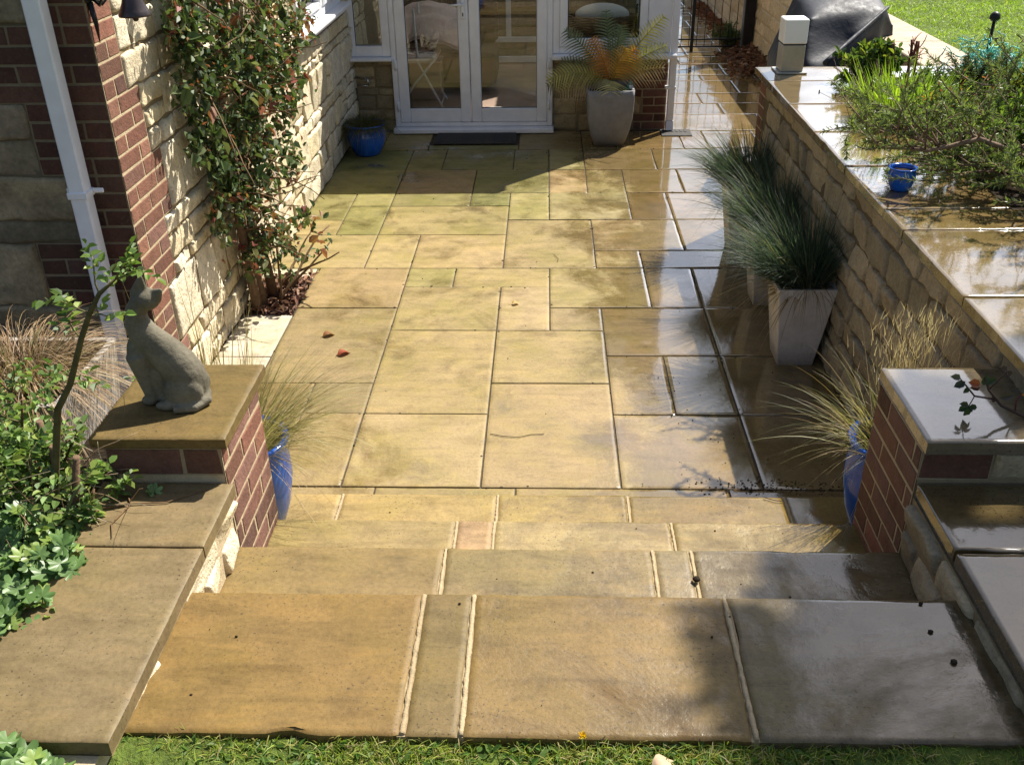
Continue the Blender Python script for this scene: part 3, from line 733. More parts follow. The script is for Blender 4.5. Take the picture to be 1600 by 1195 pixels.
rubble(b2,(1.39,5.75,0),Yp,Xp,.2,2.8,0,.655,LS,0,.015,.2,.4,.22)
for k in range(8): brickrun(b2,(1.39,5.75,0),Yp,Xp,0,.2,k*.0745,1,k%2,1,BR,.0745)
part(b,'dwarf_wall',wmats,cv); part(b2,'dwarf_wall',wmats,cv)
b=MB(); b.box((-1.5,5.9,-.04),(1.3,8.6,.055),(.42,.29,.23)); part(b,'floor',[MAT['tile_floor']],cv)
b=MB(); b.box((-1.52,8.603,-.1),(1.4,8.8,3.4),(.3,.24,.15),2); rubble(b,(-1.5,8.6,0),Xp,Ym,0,2.9,.06,3.0,[(.34,.27,.17),(.28,.22,.14),(.24,.19,.12)],0,.012,.3,.7,.3); part(b,'back_wall',wmats,cv)
def frame(mb,x0,x1,z0,z1,w,y0,y1,c=WH,wb=None,ch=.005):
    wb=wb or w
    mb.box((x0,y0,z0),(x0+w,y1,z1),c,0,ch); mb.box((x1-w,y0,z0),(x1,y1,z1),c,0,ch)
    mb.box((x0+w,y0,z0),(x1-w,y1,z0+wb),c,0,ch); mb.box((x0+w,y0,z1-w),(x1-w,y1,z1),c,0,ch)
def pane(x0,x1,z0,z1,y,par):
    q=MB(); q.box((x0,y-.002,z0),(x1,y+.002,z1)); s_=MB()
    return q.build('pane',[MAT['window_glass']],par)
def seal(mb,x0,x1,z0,z1,y):
    for a in ((x0-.004,x0+.004,z0,z1),(x1-.004,x1+.004,z0,z1),(x0,x1,z0-.004,z0+.004),(x0,x1,z1-.004,z1+.004)): mb.box((a[0],y-.006,a[2]),(a[1],y+.004,a[3]),(.02,.02,.02),1)
FR=[MAT['upvc'],MAT['black_seal']]
# left side light
f=MB(); frame(f,-1.535,-1.142,.69,2.08,.075,5.70,5.79,wb=.095); seal(f,-1.46,-1.217,.785,2.005,5.74); w1=part(f,'window',FR,cv)
pane(-1.46,-1.217,.785,2.005,5.745,w1)
q=MB(); q.box((-1.55,5.63,.657),(-1.13,5.80,.688),WH,0,.008); q.build('sill',FR,w1)
# right window
f=MB(); frame(f,.335,1.175,.705,2.08,.06,5.70,5.79); frame(f,.395,1.115+.06,.765,2.02,.07,5.685,5.775); seal(f,.47,1.10,.84,1.95,5.72)
w2=part(f,'window',FR,cv); pane(.47,1.10,.84,1.95,5.73,w2)
q=MB(); q.box((.33,5.62,.658),(1.45,5.80,.703),WH,0,.01); q.build('sill',FR,w2)
# transom lights over everything
f=MB(); frame(f,-1.535,1.39,2.082,2.70,.06,5.70,5.79)
for x in (-1.14,-.42,.33,1.17): f.box((x-.03,5.702,2.142),(x+.03,5.788,2.64),WH,0,.004)
w3=part(f,'transom',FR,cv); pane(-1.475,1.33,2.142,2.64,5.745,w3)
# door frame and leaves
f=MB(); f.box((-1.14,5.695,.055),(-1.092,5.80,2.08),WH,0,.005); f.box((.285,5.695,.055),(.333,5.80,2.08),WH,0,.005); f.box((-1.092,5.695,.055),(.285,5.80,.092),WH,0,.004); f.box((-1.092,5.695,2.035),(.285,5.80,2.08),WH,0,.004)
f.box((-1.155,5.60,.008),(.345,5.80,.052),(.72,.72,.74),0,.008)
part(f,'door_frame',FR,cv)
def leaf_door(x0,x1,lab):
    f=MB(); frame(f,x0,x1,.095,2.032,.095,5.69,5.76,wb=.125,ch=.008); seal(f,x0+.095,x1-.095,.22,1.937,5.72)
    o=part(f,'door',FR,cv); tag(o,lab); pane(x0+.095,x1-.095,.22,1.937,5.725,o); return o
dl=leaf_door(-1.09,-.424,'door leaf with the lever handle'); dr=leaf_door(-.418,.283,'plain door leaf without handle')
h=MB(); h.box((-.487,5.675,1.01),(-.448,5.69,1.19),(.7,.7,.72),0,.005); h.tube([(-.468,5.685,1.135),(-.468,5.64,1.135)],.011,10,(.7,.7,.72)); h.tube([(-.468,5.643,1.135),(-.50,5.638,1.135),(-.58,5.638,1.13)],[.011,.012,.009],10,(.7,.7,.72)); h.lathe([(0,0),(.008,0)],(-.468,5.673,1.06),8)
h.box((-.473,5.672,1.035),(-.463,5.676,1.065),(.02,.02,.02),1); h.build('handle',[MAT['upvc'],MAT['black_seal']],dl)
for (x,lst,par) in ((-1.105,(.25,.62,1.5),dl),(.30,(.25,.62,1.5),dr)):
    for zz in lst:
        h=MB(); h.tube([(x,5.684,zz-.05),(x,5.684,zz+.05)],.009,8,(.6,.6,.62)); h.box((x-.02,5.683,zz-.035),(x+.02,5.692,zz+.035),(.62,.62,.64),0,.003); h.build('hinge',[MAT['upvc']],par)
# corner post, side glazing, eaves, roof
f=MB(); f.box((1.178,5.69,.705),(1.392,5.80,2.72),WH,0,.006); f.box((1.30,5.80,.705),(1.39,5.86,2.72),WH,0,.006); part(f,'corner_post',FR,cv)
f=MB()
for y in (6.55,7.25,7.95,8.56): f.box((1.322,y-.035,.705),(1.388,y+.035,1.98),WH,0,.004)
f.box((1.31,5.862,.66),(1.43,8.6,.70),WH,0,.006); f.box((1.33,5.862,1.98),(1.384,8.59,2.86),WH,0,.003);  # unseen solid panel above the panes, added to block sun from the patio
w4=part(f,'side_window',FR,cv); q=MB(); q.box((1.35,5.87,.70),(1.354,8.55,1.985)); q.build('pane',[MAT['window_glass']],w4)
f=MB(); f.box((-1.5,5.60,2.74),(1.50,5.80,2.86),WH,0,.01); part(f,'gutter',FR,cv)
f=MB(); f.loft([[(-1.5,5.70,2.865),(1.46,5.70,2.865),(1.46,8.8,3.55),(-1.5,8.8,3.55)],[(-1.5,5.70,2.90),(1.46,5.70,2.90),(1.46,8.8,3.59),(-1.5,8.8,3.59)]],(.5,.5,.5)); part(f,'roof',[MAT['roof_sheet']],cv)
# inner door frame on the back wall
f=MB(); frame(f,-.45,.35,.07,2.05,.07,8.54,8.60); f.box((-.38,8.55,.30),(.28,8.59,.36),WH,0,.004); f.box((-.20,8.55,.36),(-.14,8.59,1.98),WH,0,.004); part(f,'inner_door',FR,cv)

# downpipe at the conservatory corner
dp=thing('downpipe','white rain downpipe at the corner of the conservatory, over a drain','pipe',(1.425,5.70,0))
d=MB(); d.box((-.03,-.03,.10),(.03,.03,2.75),WH,0,.005); d.build('pipe',[MAT['upvc']],dp)
d=MB(); d.loft([[(-.032,-.032,.10),(.032,-.032,.10),(.032,.032,.10),(-.032,.032,.10)],[(-.036,-.06,.02),(.03,-.06,.02),(.03,.01,.02),(-.036,.01,.02)]],WH); d.build('shoe',[MAT['upvc']],dp)
d=MB(); d.box((-.06,-.034,.385),(.036,.034,.41),WH,0,.003); d.build('bracket',[MAT['upvc']],dp)
dc=MB(); dc.box((1.34,5.5,.002),(1.62,5.72,.009),(.12,.10,.08),0,.003); 
for k in range(6): dc.box((1.36+k*.04,5.62,.009),(1.38+k*.04,5.70,.013),(.02,.02,.02))
tag(dc.build('drain_cover',MAT['rubber_mat']),'flat drain cover set in the paving under the conservatory downpipe','drain')
tp=thing('garden_tap','small pipe tap on the stone beside the left door window','tap',(-1.42,5.74,.47))
d=MB(); d.tube([(-.06,0,.03),(.03,-.03,.03),(.05,-.05,.02),(.05,-.05,-.03)],.009,8,(.5,.5,.5)); d.build('spout',[MAT['chrome']],tp)
d=MB(); d.tube([(-.06,0,-.04),(.045,-.03,-.04)],.006,8); d.build('pipe',[MAT['chrome']],tp)
dm=MB(); dm.box((-.74,5.26,.003),(-.0,5.63,.018),(.02,.02,.02),0,.004)
for k in range(36):
    dm.box((-.72+k*.02,5.28,.018),(-.71+k*.02,5.61,.0215),(.015,.015,.015))
tag(dm.build('doormat',MAT['rubber_mat']),'black ribbed doormat on the paving below the double doors','doormat')

# ------------------------------------------------------------------ things inside the conservatory
fc=thing('folding_chair','white metal folding chair with patterned cushion behind the left door','chair',(-1.0,6.55,.057))
f=MB()
for s_ in (-.2,.2):
    pass
f.tube([(.0,-.2,.95),(.02,-.2,.45),(.25,-.2,.0)],.011,8,(.75,.75,.75)); f.tube([(.0,.2,.95),(.02,.2,.45),(.25,.2,.0)],.011,8,(.75,.75,.75)); f.build('frame',[MAT['painted']],fc)
f=MB(); f.tube([(.20,-.2,.5),(-.02,-.2,.25),(-.2,-.2,0)],.011,8,(.75,.75,.75)); f.tube([(.20,.2,.5),(-.02,.2,.25),(-.2,.2,0)],.011,8,(.75,.75,.75)); f.tube([(.23,-.2,.05),(.23,.2,.05)],.008,8,(.75,.75,.75)); f.build('leg',[MAT['painted']],fc)
f=MB(); f.box((-.22,-.21,.44),(.20,.21,.53),(.66,.6,.56),0,.03)
for i in range(60):
    x,y=random.uniform(-.2,.18),random.uniform(-.2,.19); f.box((x,y,.528),(x+.02,y+.014,.533),random.choice([(.35,.2,.2),(.25,.3,.2),(.2,.2,.25)]))
f.build('cushion',[MAT['cloth']],fc)
bl=MB(); P=np.zeros((16,14,3))
for i in range(16):
    for j in range(14):
        u=i/15; v=j/13; P[i,j]=(-1.25+.85*u,6.95-.45*v+.03*math.sin(9*u),.78+.22*math.sin(2.5*u+.6)-.28*v*v+.04*mnoise.noise((u*5,v*5,1)))
bl.grid(P,(.72,.55,.50)); bl.grid(P[::-1]-np.array([0,0,.03]),(.68,.5,.46)); tag(bl.build('throw',MAT['cloth']),'pale pink cloth throw draped over the sofa behind the left door','throw')
so=thing('sofa','dark brown low sofa behind the left glass door','sofa',(-.85,7.3,.057))
f=MB(); f.box((-.6,-.35,.08),(.6,.4,.42),(.12,.08,.05),0,.04); f.build('seat',[MAT['cloth']],so)
f=MB(); f.box((-.6,.25,.42),(.6,.45,.85),(.11,.075,.05),0,.04); f.build('backrest',[MAT['cloth']],so)
bx=MB(); bx.box((-1.12,6.72,.058),(-.80,7.0,.43),(.40,.29,.24),0,.01); bx.box((-1.13,6.71,.43),(-.79,7.01,.455),(.5,.38,.32),0,.006); tag(bx.build('storage_box',MAT['painted']),'pinkish brown storage box on the floor behind the left door','box')
tb=thing('side_table','small wooden table inside the right window, carrying the wicker basket','table',(.84,6.12,.057))
f=MB(); f.box((-.46,-.26,.66),(.46,.26,.70),(.3,.2,.11),0,.008); f.build('table_top',[MAT['painted']],tb)
for x in (-.4,.4):
    for y in (-.2,.2):
        f=MB(); f.tube([(x,y,0),(x,y,.66)],[.018,.024],8,(.28,.18,.1)); f.build('leg',[MAT['painted']],tb)
wb_=thing('wicker_basket','brown wicker basket with white cushion inside the right window','basket',(.79,6.08,.757))
f=MB(); rings=22
for k in range(11):
    z=.004+k*.021; rad=.22+.10*math.sin(k/10*1.35); pts=[]
    for i in range(49):
        th=2*math.pi*i/48; wob=.008*math.sin(th*12+(k%2)*math.pi); pts.append(((rad+wob)*math.cos(th),(rad+wob)*.62*math.sin(th),z))
    f.tube(pts,.0105,6,np.array((.15,.085,.04))*random.uniform(.6,1.5),cap=False)
for i in range(24):
    th=2*math.pi*i/24; f.tube([(.21*math.cos(th),.13*math.sin(th),0),(.27*math.cos(th),.17*math.sin(th),.1),(.315*math.cos(th),.195*math.sin(th),.225)],.007,5,(.2,.12,.06))
f.build('weave',[MAT['wicker']],wb_)
f=MB(); f.sphere((0,.0,.22),(.25,.15,.10),24,14,(.74,.72,.68)); tag(f.build('cushion',[MAT['cloth']],None,(.79,6.08,.757)),'plump white cushion lying in the wicker basket','cushion')
ln=thing('glass_jar','clear glass jar with yellow candle on the table inside the right window','jar',(1.14,5.98,.757))
f=MB(); f.lathe([(.05,0),(.055,.02),(.055,.30),(.05,.32)],n=20); f.build('glass',[MAT['window_glass']],ln)
f=MB(); f.lathe([(0,.002),(.038,.002),(.038,.2),(0,.205)],n=20,c=(.62,.58,.30)); f.build('candle',[MAT['painted']],ln)

# ================================================================== POTS
def sq_ring(h,z,cx=0,cy=0,r=.0,n=4):
    P=[];k=4
    for (sx,sy,a0) in ((1,1,0),(-1,1,90),(-1,-1,180),(1,-1,270)):
        for i in range(k+1):
            a=math.radians(a0+90*i/k); P.append((cx+sx*(h-r)+r*math.cos(a),cy+sy*(h-r)+r*math.sin(a),z))
    return P
gp_=thing('tapered_planter','tall grey tapered planter with orange and green palm beside the doors','planter',(.835,5.31,0))
f=MB(); H=.5
prof=[(0,.128),(.06,.150),(.14,.174),(.24,.194),(.34,.203),(.44,.206),(.50,.206)]
f.loft([sq_ring(h,z,r=.03) for z,h in prof]+[sq_ring(.206-.022,.50,r=.02),sq_ring(.178,.46,r=.02),sq_ring(.17,.40,r=.02)],(.3,.3,.31),0,True,True,False); f.build('pot',[MAT['grey_pot']],gp_)
f=MB(); f.box((-.172,-.172,.41),(.172,.172,.44),(.03,.02,.015)); f.build('compost',[MAT['soil']],gp_)
lb=MB(); P=np.zeros((10,8,3))
for i in range(10):
    for j in range(8):
        u=i/9;v=j/7; P[i,j]=(.87+.16*u,5.22+.12*v+.05*math.sin(7*u),.47+.04*math.sin(5*u+3*v)+.03*v)
lb.grid(P,(.02,.16,.10)); lb.grid(P[::-1]-np.array([0,0,.004]),(.02,.12,.08)); lb.box((1.0,5.24,.49),(1.03,5.27,.515),(.7,.75,.72)); tag(lb.build('plastic_bag',MAT['netting']),'crumpled dark green plastic bag in the grey tapered planter','bag')

def white_planter(x,y,lab):
    t=thing('square_planter',lab,'planter',(x,y,0),'white tapered planters along the retaining wall')
    f=MB(); f.loft([sq_ring(h,z,r=.006) for z,h in ((0,.090),(.004,.092),(.45,.146))]+[sq_ring(.132,.45,r=.004),sq_ring(.126,.36,r=.004)],(.7,.68,.65),0,False,True,False); f.build('pot',[MAT['white_planter']],t)
    f=MB(); f.box((-.128,-.128,.38),(.128,.128,.405)); f.build('compost',[MAT['soil']],t); return t
white_planter(1.572,1.19,'white tapered square planter nearest the steps, holding blue green grass')
white_planter(1.585,1.92,'white tapered square planter, middle one between two others by the wall')
white_planter(1.575,2.72,'white tapered square planter farthest from the steps, by the wall')
def glazed(x,y,z,R,H,lab,nm='glazed_pot'):
    t=thing(nm,lab,'pot',(x,y,z))
    f=MB(); pr=[(0,0),(.62*R,0),(.66*R,.02*H),(.86*R,.25*H),(1.0*R,.55*H),(.99*R,.75*H),(.90*R,.88*H),(.92*R,.92*H),(1.04*R,.95*H),(1.05*R,.99*H),(1.0*R,1.0*H),(.86*R,.97*H),(.82*R,.85*H),(.8*R,.7*H)]
    f.lathe(pr,n=40); f.build('pot',[MAT['blue_glaze']],t)
    f=MB(); f.lathe([(0,.83*H),(.815*R,.82*H)],n=24); f.build('compost',[MAT['soil']],t); return t
glazed(-.80,-.48,.177,.15,.385,'blue glazed pot of pale feathery grass behind the cat pier')
glazed(1.50,-.47,.177,.15,.385,'blue glazed pot of golden grass behind the right pier')
glazed(-1.30,5.0,.002,.17,.27,'blue glazed pot in the shaded corner left of the doors')
glazed(1.815,.77,1.052,.058,.10,'small cobalt blue pot on the terrace under the shrub')

# ================================================================== BOLLARD LIGHT
bo=thing('bollard_light','square bollard light with white head on the far end of the wet coping','lamp',(1.865,3.2,1.05))
f=MB(); f.box((-.095,-.10,.001),(.095,.10,.012),(.5,.5,.5),0,.002); f.build('base_plate',[MAT['lamp_body']],bo)
f=MB(); f.box((-.072,-.072,.012),(.072,.072,.175),(.5,.5,.5),0,.003); f.build('post',[MAT['lamp_body']],bo)
f=MB(); f.box((-.068,-.068,.175),(.068,.068,.185),(.05,.05,.05)); f.build('collar',[MAT['black_seal']],bo)
f=MB(); f.box((-.076,-.076,.185),(.076,.076,.335),(.82,.82,.8),0,.006); f.build('lamp_head',[MAT['lamp_white']],bo)

# ================================================================== BARBECUE UNDER ITS COVER
V3=lambda *a: np.array(a,float)
def patch(mb,a,b,c_,d,n=26,amp=.016,seed=0.,sag=0.):
    P=np.zeros((n+1,n+1,3)); nn=np.cross(b-a,d-a); nn/=np.linalg.norm(nn)+1e-9
    for i in range(n+1):
        for j in range(n+1):
            u=i/n;v=j/n; p=a*(1-u)*(1-v)+b*u*(1-v)+c_*u*v+d*(1-u)*v
            e=16*u*(1-u)*v*(1-v); e=min(1,e*2)
            q=mnoise.noise((p[0]*4+seed,p[1]*4,p[2]*2))+.7*mnoise.noise((p[0]*13+p[2]*5+seed,p[1]*9,p[2]*3))
            P[i,j]=p+nn*(amp*q*e-sag*16*u*(1-u)*v*(1-v))
    mb.grid(P,(.05,.05,.06))
TLf=V3(2.235,4.25,1.215);TRf=V3(2.842,4.42,1.25);TLb=V3(2.22,4.72,1.34);TRb=V3(2.86,4.85,1.33)
LBk=V3(2.04,4.75,.0);LFk=V3(1.98,4.35,.0);FLd=V3(2.14,3.93,.0);R1=V3(2.27,3.85,.96);R1d=V3(2.30,3.80,.0);BR=V3(3.02,4.62,.75);BRd=V3(2.80,4.7,0)
FLm=V3(2.175,4.02,.92)
bb=thing('barbecue','barbecue under a dark grey rain cover with folded front, behind the low wall','barbecue',(2.5,4.4,0))
f=MB()
patch(f,TLf,TRf,TRb,TLb,seed=1,amp=.02,sag=-.05)
patch(f,V3(2.03,4.30,.88),TLf,TLb,V3(2.06,4.75,.88),seed=2); patch(f,LFk,V3(2.03,4.30,.88),V3(2.06,4.75,.88),LBk,seed=2.5)
patch(f,V3(2.03,4.30,.88),FLm,TLf,TLf+V3(-.005,0,0),seed=3,amp=.008); patch(f,LFk,FLd,FLm,V3(2.03,4.30,.88),seed=3.2)
patch(f,FLm,R1,TRf,TLf,seed=4,sag=.13,amp=.05); patch(f,FLd,R1d,R1,FLm,seed=5)
patch(f,R1,BR,V3(2.93,4.5,1.12),TRf,seed=6,amp=.02); patch(f,R1d,BRd,BR,R1,seed=7)
patch(f,TRf,V3(2.93,4.5,1.12),V3(2.94,4.85,1.1),TRb,seed=8); patch(f,LBk,BRd,TRb,TLb,seed=9)
cvr=part(f,'cover',[MAT['cover_fabric']],bb)
import bmesh
bm=bmesh.new(); bm.from_mesh(cvr.data); bmesh.ops.remove_doubles(bm,verts=bm.verts,dist=.004)
for _ in range(16): bmesh.ops.smooth_vert(bm,verts=[v for v in bm.verts if not v.is_boundary],factor=.5,use_axis_x=True,use_axis_y=True,use_axis_z=True)
bm.to_mesh(cvr.data); bm.free()
f=MB(); f.tube([tuple(R1+(TRf-R1)*k/10+V3(0,-.012,.012)) for k in range(11)],[.02,.02,.018,.018,.017,.017,.015,.015,.014,.013,.012],8,(.1,.1,.11)); part(f,'seam',[MAT['cover_fabric']],bb)
f=MB(); a=V3(2.142,4.275,1.065); e1=unit(V3(.072,-.004,.098)); e2=unit(V3(.05,-.19,.05)); nn=unit(np.cross(e2,e1)); nn=nn if nn[1]<0 else -nn
q=[a,a+e1*.10,a+e1*.10+e2*.07,a+e2*.07]; q=[p+nn*.03 for p in q]; f.add(np.array(q+[p-nn*.004 for p in q]),np.array([[0,1,2,3],[4,7,6,5],[0,4,5,1],[2,6,7,3],[1,5,6,2],[3,7,4,0]]),(.16,.16,.18)); part(f,'badge',[MAT['painted']],bb)

# ================================================================== GATE
gt=thing('garden_gate','dark wrought iron gate of thin bars across the far path','gate',(2.3,9.5,0))
f=MB()
for z in (.05,.14,.95,1.1): f.box((1.45,9.49,z),(2.83,9.51,z+.018),(.02,.02,.02))
f.box((2.105,9.478,.0),(2.145,9.522,1.15),(.02,.02,.02),0,.003); f.box((2.79,9.48,.02),(2.82,9.52,1.15)); f.box((1.45,9.48,.02),(1.48,9.52,1.15)); part(f,'gate_frame',[MAT['black_iron']],gt)
f=MB()
for i in range(13):
    x=1.50+i*.098
    if abs(x-2.125)>.03: f.tube([(x,9.5,.06),(x,9.5,1.12)],.0048,6)
part(f,'bars',[MAT['black_iron']],gt)
gpst=MB(); gpst.box((2.70,9.18,-.02),(2.83,9.31,1.6),(.02,.02,.022),0,.01); gpst.box((2.685,9.165,1.6),(2.845,9.325,1.64),(.02,.02,.02),0,.01); tag(gpst.build('gate_post',MAT['black_iron']),'square black gate post standing against the far stone wall','post')

# ================================================================== BELL
be=thing('wall_bell','cast iron bell on ornate bracket high on the sunlit brick corner','bell',(-1.5,.57,1.9))
f=MB(); f.box((.006,-.035,-.02),(.018,.035,.30),(.03,.03,.03),0,.003)
f.tube([(.012,-.01,-.02),(.02,-.012,-.10),(.016,-.005,-.17)],[.012,.009,.002],6)
for s_ in (-1,1):
    f.tube([(.015,0,.0),(.05,.012*s_,-.03),(.075,.035*s_,.0),(.05,.05*s_,.03)],[.008,.008,.006,.003],6)
    f.tube([(.015,0,.05),(.06,.01*s_,.02),(.09,.03*s_,.05),(.075,.04*s_,.08)],[.008,.008,.006,.003],6)
f.tube([(.01,.0,.22),(.08,.02,.25),(.15,.05,.22)],[.011,.010,.008],8); f.tube([(.012,0,.02),(.07,.01,.10),(.12,.035,.22)],[.009,.008,.006],6); f.build('bracket',[MAT['black_iron']],be)
f=MB(); f.lathe([(.001,.135),(.022,.132),(.030,.11),(.033,.06),(.040,.02),(.055,-.015),(.063,-.03),(.062,-.036),(.052,-.025),(.036,.01),(.028,.06),(.001,.11)],(.155,.05,-.045),28); f.tube([(.155,.05,.085),(.155,.05,.22)],.006,6); f.build('bell',[MAT['bell_iron']],be)
f=MB(); f.tube([(.155,.05,.04),(.155,.05,-.08)],.005,6); f.sphere((.155,.05,-.09),.012,10,8); f.build('clapper',[MAT['bell_iron']],be)

# ================================================================== CAT STATUE
def fuse(mb,name,mat,vox,it):
    o=mb.build(name+'_raw',[mat]); r=o.modifiers.new('r','REMESH'); r.mode='VOXEL'; r.voxel_size=vox
    s_=o.modifiers.new('s','SMOOTH'); s_.iterations=it; s_.factor=.5
    dg=bpy.context.evaluated_depsgraph_get(); me=bpy.data.meshes.new_from_object(o.evaluated_get(dg)); me.name=name
    for p in me.polygons: p.use_smooth=True
    bpy.data.objects.remove(o); r_=bpy.data.objects.new(name,me); col.objects.link(r_)
    if not me.materials: me.materials.append(mat)
    return r_
c=MB(); Y0=-.85
def ell(x,y,z,rx,ry,rz,ang=0): c.sphere((x,Y0+y,z),(rx,ry,rz),18,12,M=Matrix.Rotation(math.radians(ang),4,'Y'))
prof=[(-.788,.962,.050,.056),(-.792,.995,.058,.060),(-.806,1.03,.064,.060),(-.826,1.065,.064,.056),(-.852,1.10,.062,.050),(-.880,1.13,.058,.045),(-.903,1.16,.049,.040),(-.915,1.195,.039,.035),(-.912,1.23,.033,.031),(-.894,1.258,.031,.031)]
pr=np.array(prof); tt=np.linspace(0,len(pr)-1,70)
for f_ in tt:
    i=min(int(f_),len(pr)-2); u=f_-i; u=u*u*(3-2*u)*.4+u*.6; q=pr[i]*(1-u)+pr[i+1]*u
    c.sphere((q[0],Y0,q[1]),(q[2]*.94,q[3]*.95,.030),20,10,M=Matrix.Rotation(math.radians(-18),4,'Y'))
ell(-.925,0,1.085,.038,.042,.07,-6); ell(-.80,0,.952,.062,.058,.026); ell(-.878,0,1.01,.038,.030,.075); ell(-.87,0,.955,.04,.03,.03)
ell(-.806,-.036,.982,.060,.030,.056,-10); ell(-.806,.036,.982,.060,.030,.056,-10)   # thighs
for s_ in (-1,1):
    c.tube([(-.930,Y0+.018*s_,1.10),(-.920,Y0+.018*s_,1.03),(-.912,Y0+.018*s_,.97),(-.912,Y0+.018*s_,.948)],[.034,.027,.021,.021],12)
    ell(-.920,.019*s_,.945,.026,.019,.016); ell(-.858,.048*s_,.943,.036,.018,.015)
c.tube([(-.755,Y0,.960),(-.745,Y0-.02,.948),(-.770,Y0-.060,.943),(-.83,Y0-.075,.942)],[.018,.017,.014,.011],10)   # tail curled round the haunch
# head turned away from the camera, chin raised
ell(-.874,.006,1.268,.037,.037,.033,14); ell(-.862,.030,1.262,.022,.022,.018)
def ear(p0,tip,r,fl):
    p0=np.array(p0);tip=np.array(tip)
    for k in range(14):
        u=k/13; q=p0*(1-u)+tip*u; rr_=r*(1-u)**.8+.003; c.sphere(q,(rr_,rr_*fl+.002,rr_*.9),12,8)
ear((-.893,Y0+.006,1.283),(-.872,Y0-.006,1.347),.025,.55); ear((-.856,Y0+.006,1.272),(-.822,Y0-.004,1.302),.024,.55)
cat=fuse(c,'cat_statue',MAT['cast_stone'],.004,5)
tag(cat,'grey stone statue of a sitting cat looking away on the sunlit pier cap','statue')

# ------------------------------------------------------------------ old trough behind the cat pier
tr=thing('wooden_trough','weathered grey wooden trough with brown sedge, behind the rose bush','trough',(-1.52,-.52,.62))
f=MB(); f.loft([sq_ring(.22,0,r=.02),sq_ring(.245,.235,r=.02)]+[sq_ring(.22,.235,r=.015),sq_ring(.215,.18,r=.015)],(.4,.4,.4),0,False,True,False); f.build('trough',[MAT['weathered_wood']],tr)
f=MB(); f.box((-.215,-.215,.18),(.215,.215,.205)); f.build('compost',[MAT['soil']],tr)

# ================================================================== PLANTS
def grow(p,d,L,n,bend,grav=0.):
    """a wandering twig: list of points"""
    p=np.array(p,float); d=unit(np.array(d,float)); P=[p.copy()]
    for i in range(n):
        d=unit(d+rng.normal(0,bend,3)+np.array([0,0,-grav])); p=p+d*L/n; P.append(p.copy())
    return P
def along(P,t):
    k=len(P)-1; f=min(max(t,0),.9999)*k; i=int(f); return P[i]+(P[i+1]-P[i])*(f-i)
UPV=np.array([0,0,1.])
# ---- climbing rose on the house wall
rose=thing('climbing_rose','climbing rose with green and reddish leaves trained up the sunlit house wall','climbing rose',(-1.42,1.9,0))
b=MB(); stems=[]
for (x,y) in ((-1.40,1.80),(-1.43,1.86),(-1.37,1.93),(-1.42,1.76)):
    tx=random.uniform(1.2,2.6)
    P=[np.array((x,y,0.0)),np.array((x-.01,y-.02,.25)),np.array((-1.41,y-.12,.6)),np.array((-1.40,y-.2+.12*(tx-1.9),1.0)),np.array((-1.38,tx-.1,1.5)),np.array((-1.38,tx,2.2))]
    stems.append(P); b.tube(P,[.034,.028,.024,.02,.016,.01],8,(.14,.09,.055))
for i in range(6):
    a=rnd(1,0,1)[0]*6.28; P=grow((-1.34+.06*math.cos(a),1.95+.12*math.sin(a),.01),(.55*random.uniform(.2,1),random.uniform(-.2,.9),1.0),random.uniform(.3,.6),6,.18); stems.append(P)
    b.tube(P,np.linspace(.010,.004,7),6,(.17,.11,.06))
for i in range(110):
    s=random.choice(stems[:4]); t=random.uniform(.25,1); p=along(s,t)
    P=grow(p,(random.uniform(.1,1),random.uniform(-1,1),random.uniform(-.2,.9)),random.uniform(.2,.5),5,.25,.06); stems.append(P)
    b.tube(P,np.linspace(.006,.002,6),5,(.16,.10,.05))
part(b,'stem',[MAT['bark']],rose)
blobs=[(1.2,1.80,.18,.30,150),(1.45,1.75,.34,.40,260),(1.9,1.7,.42,.45,320),(2.4,1.6,.40,.40,260),(2.75,1.5,.32,.33,200),(2.95,1.75,.24,.35,90),
 (1.25,1.42,.20,.22,110),(1.65,1.32,.34,.25,230),(2.1,1.2,.36,.25,230),(2.5,1.12,.24,.22,120),(1.25,1.1,.20,.18,120),(1.62,.95,.30,.2,190),(2.0,.82,.32,.2,170),(1.42,.72,.2,.18,100),(1.85,.55,.22,.16,80),(1.45,.45,.12,.14,30),(2.08,.42,.16,.14,45),(1.68,.36,.16,.15,70),(1.85,.3,.13,.12,45)]
cs=[];
for (y,z,sy_,sz,n) in blobs:
    n=int(n*2.1); q=sph(n)*(rnd(n,.35,1.0)**.6)[:,None]
    th_=np.clip((y+q[:,1]*sy_-.95)/.9,.45,1); cs.append(np.stack([-1.47+th_*(.17+q[:,0]*.16)+rng.normal(0,.012,n),y+q[:,1]*sy_,z+q[:,2]*sz],1))
C=np.concatenate(cs)
n=70; q=sph(n); C=np.concatenate([C,np.stack([-1.17+.14*q[:,0],2.06+.22*q[:,1],.38+.14*q[:,2]],1)])
C=C[C[:,0]>-1.475]; f=np.array([mnoise.noise((p[0]*5,p[1]*4.5,p[2]*4.5)) for p in C]); C=C[(f>-.16)]; n=len(C)
d=unit(np.stack([rnd(n,-.2,1),rng.normal(0,.8,n),rng.normal(-.25,.6,n)],1)); nr=unit(np.array([.55,.2,.8])+rng.normal(0,.45,(n,3)))
hz=np.array([mnoise.noise((p[1]*3,p[2]*3,4.)) for p in C])
pal=pick([(.075,.115,.04),(.12,.155,.06),(.05,.075,.028),(.24,.25,.13)],[4,3,3,2],n); red=pick([(.26,.10,.05),(.34,.17,.075),(.20,.06,.045)],[3,2,2],n)
isred=(rng.uniform(0,1,n)<np.clip(.06+.38*hz+.2*(C[:,0]>-1.2),0,.45)); pal[isred]=red[isred]
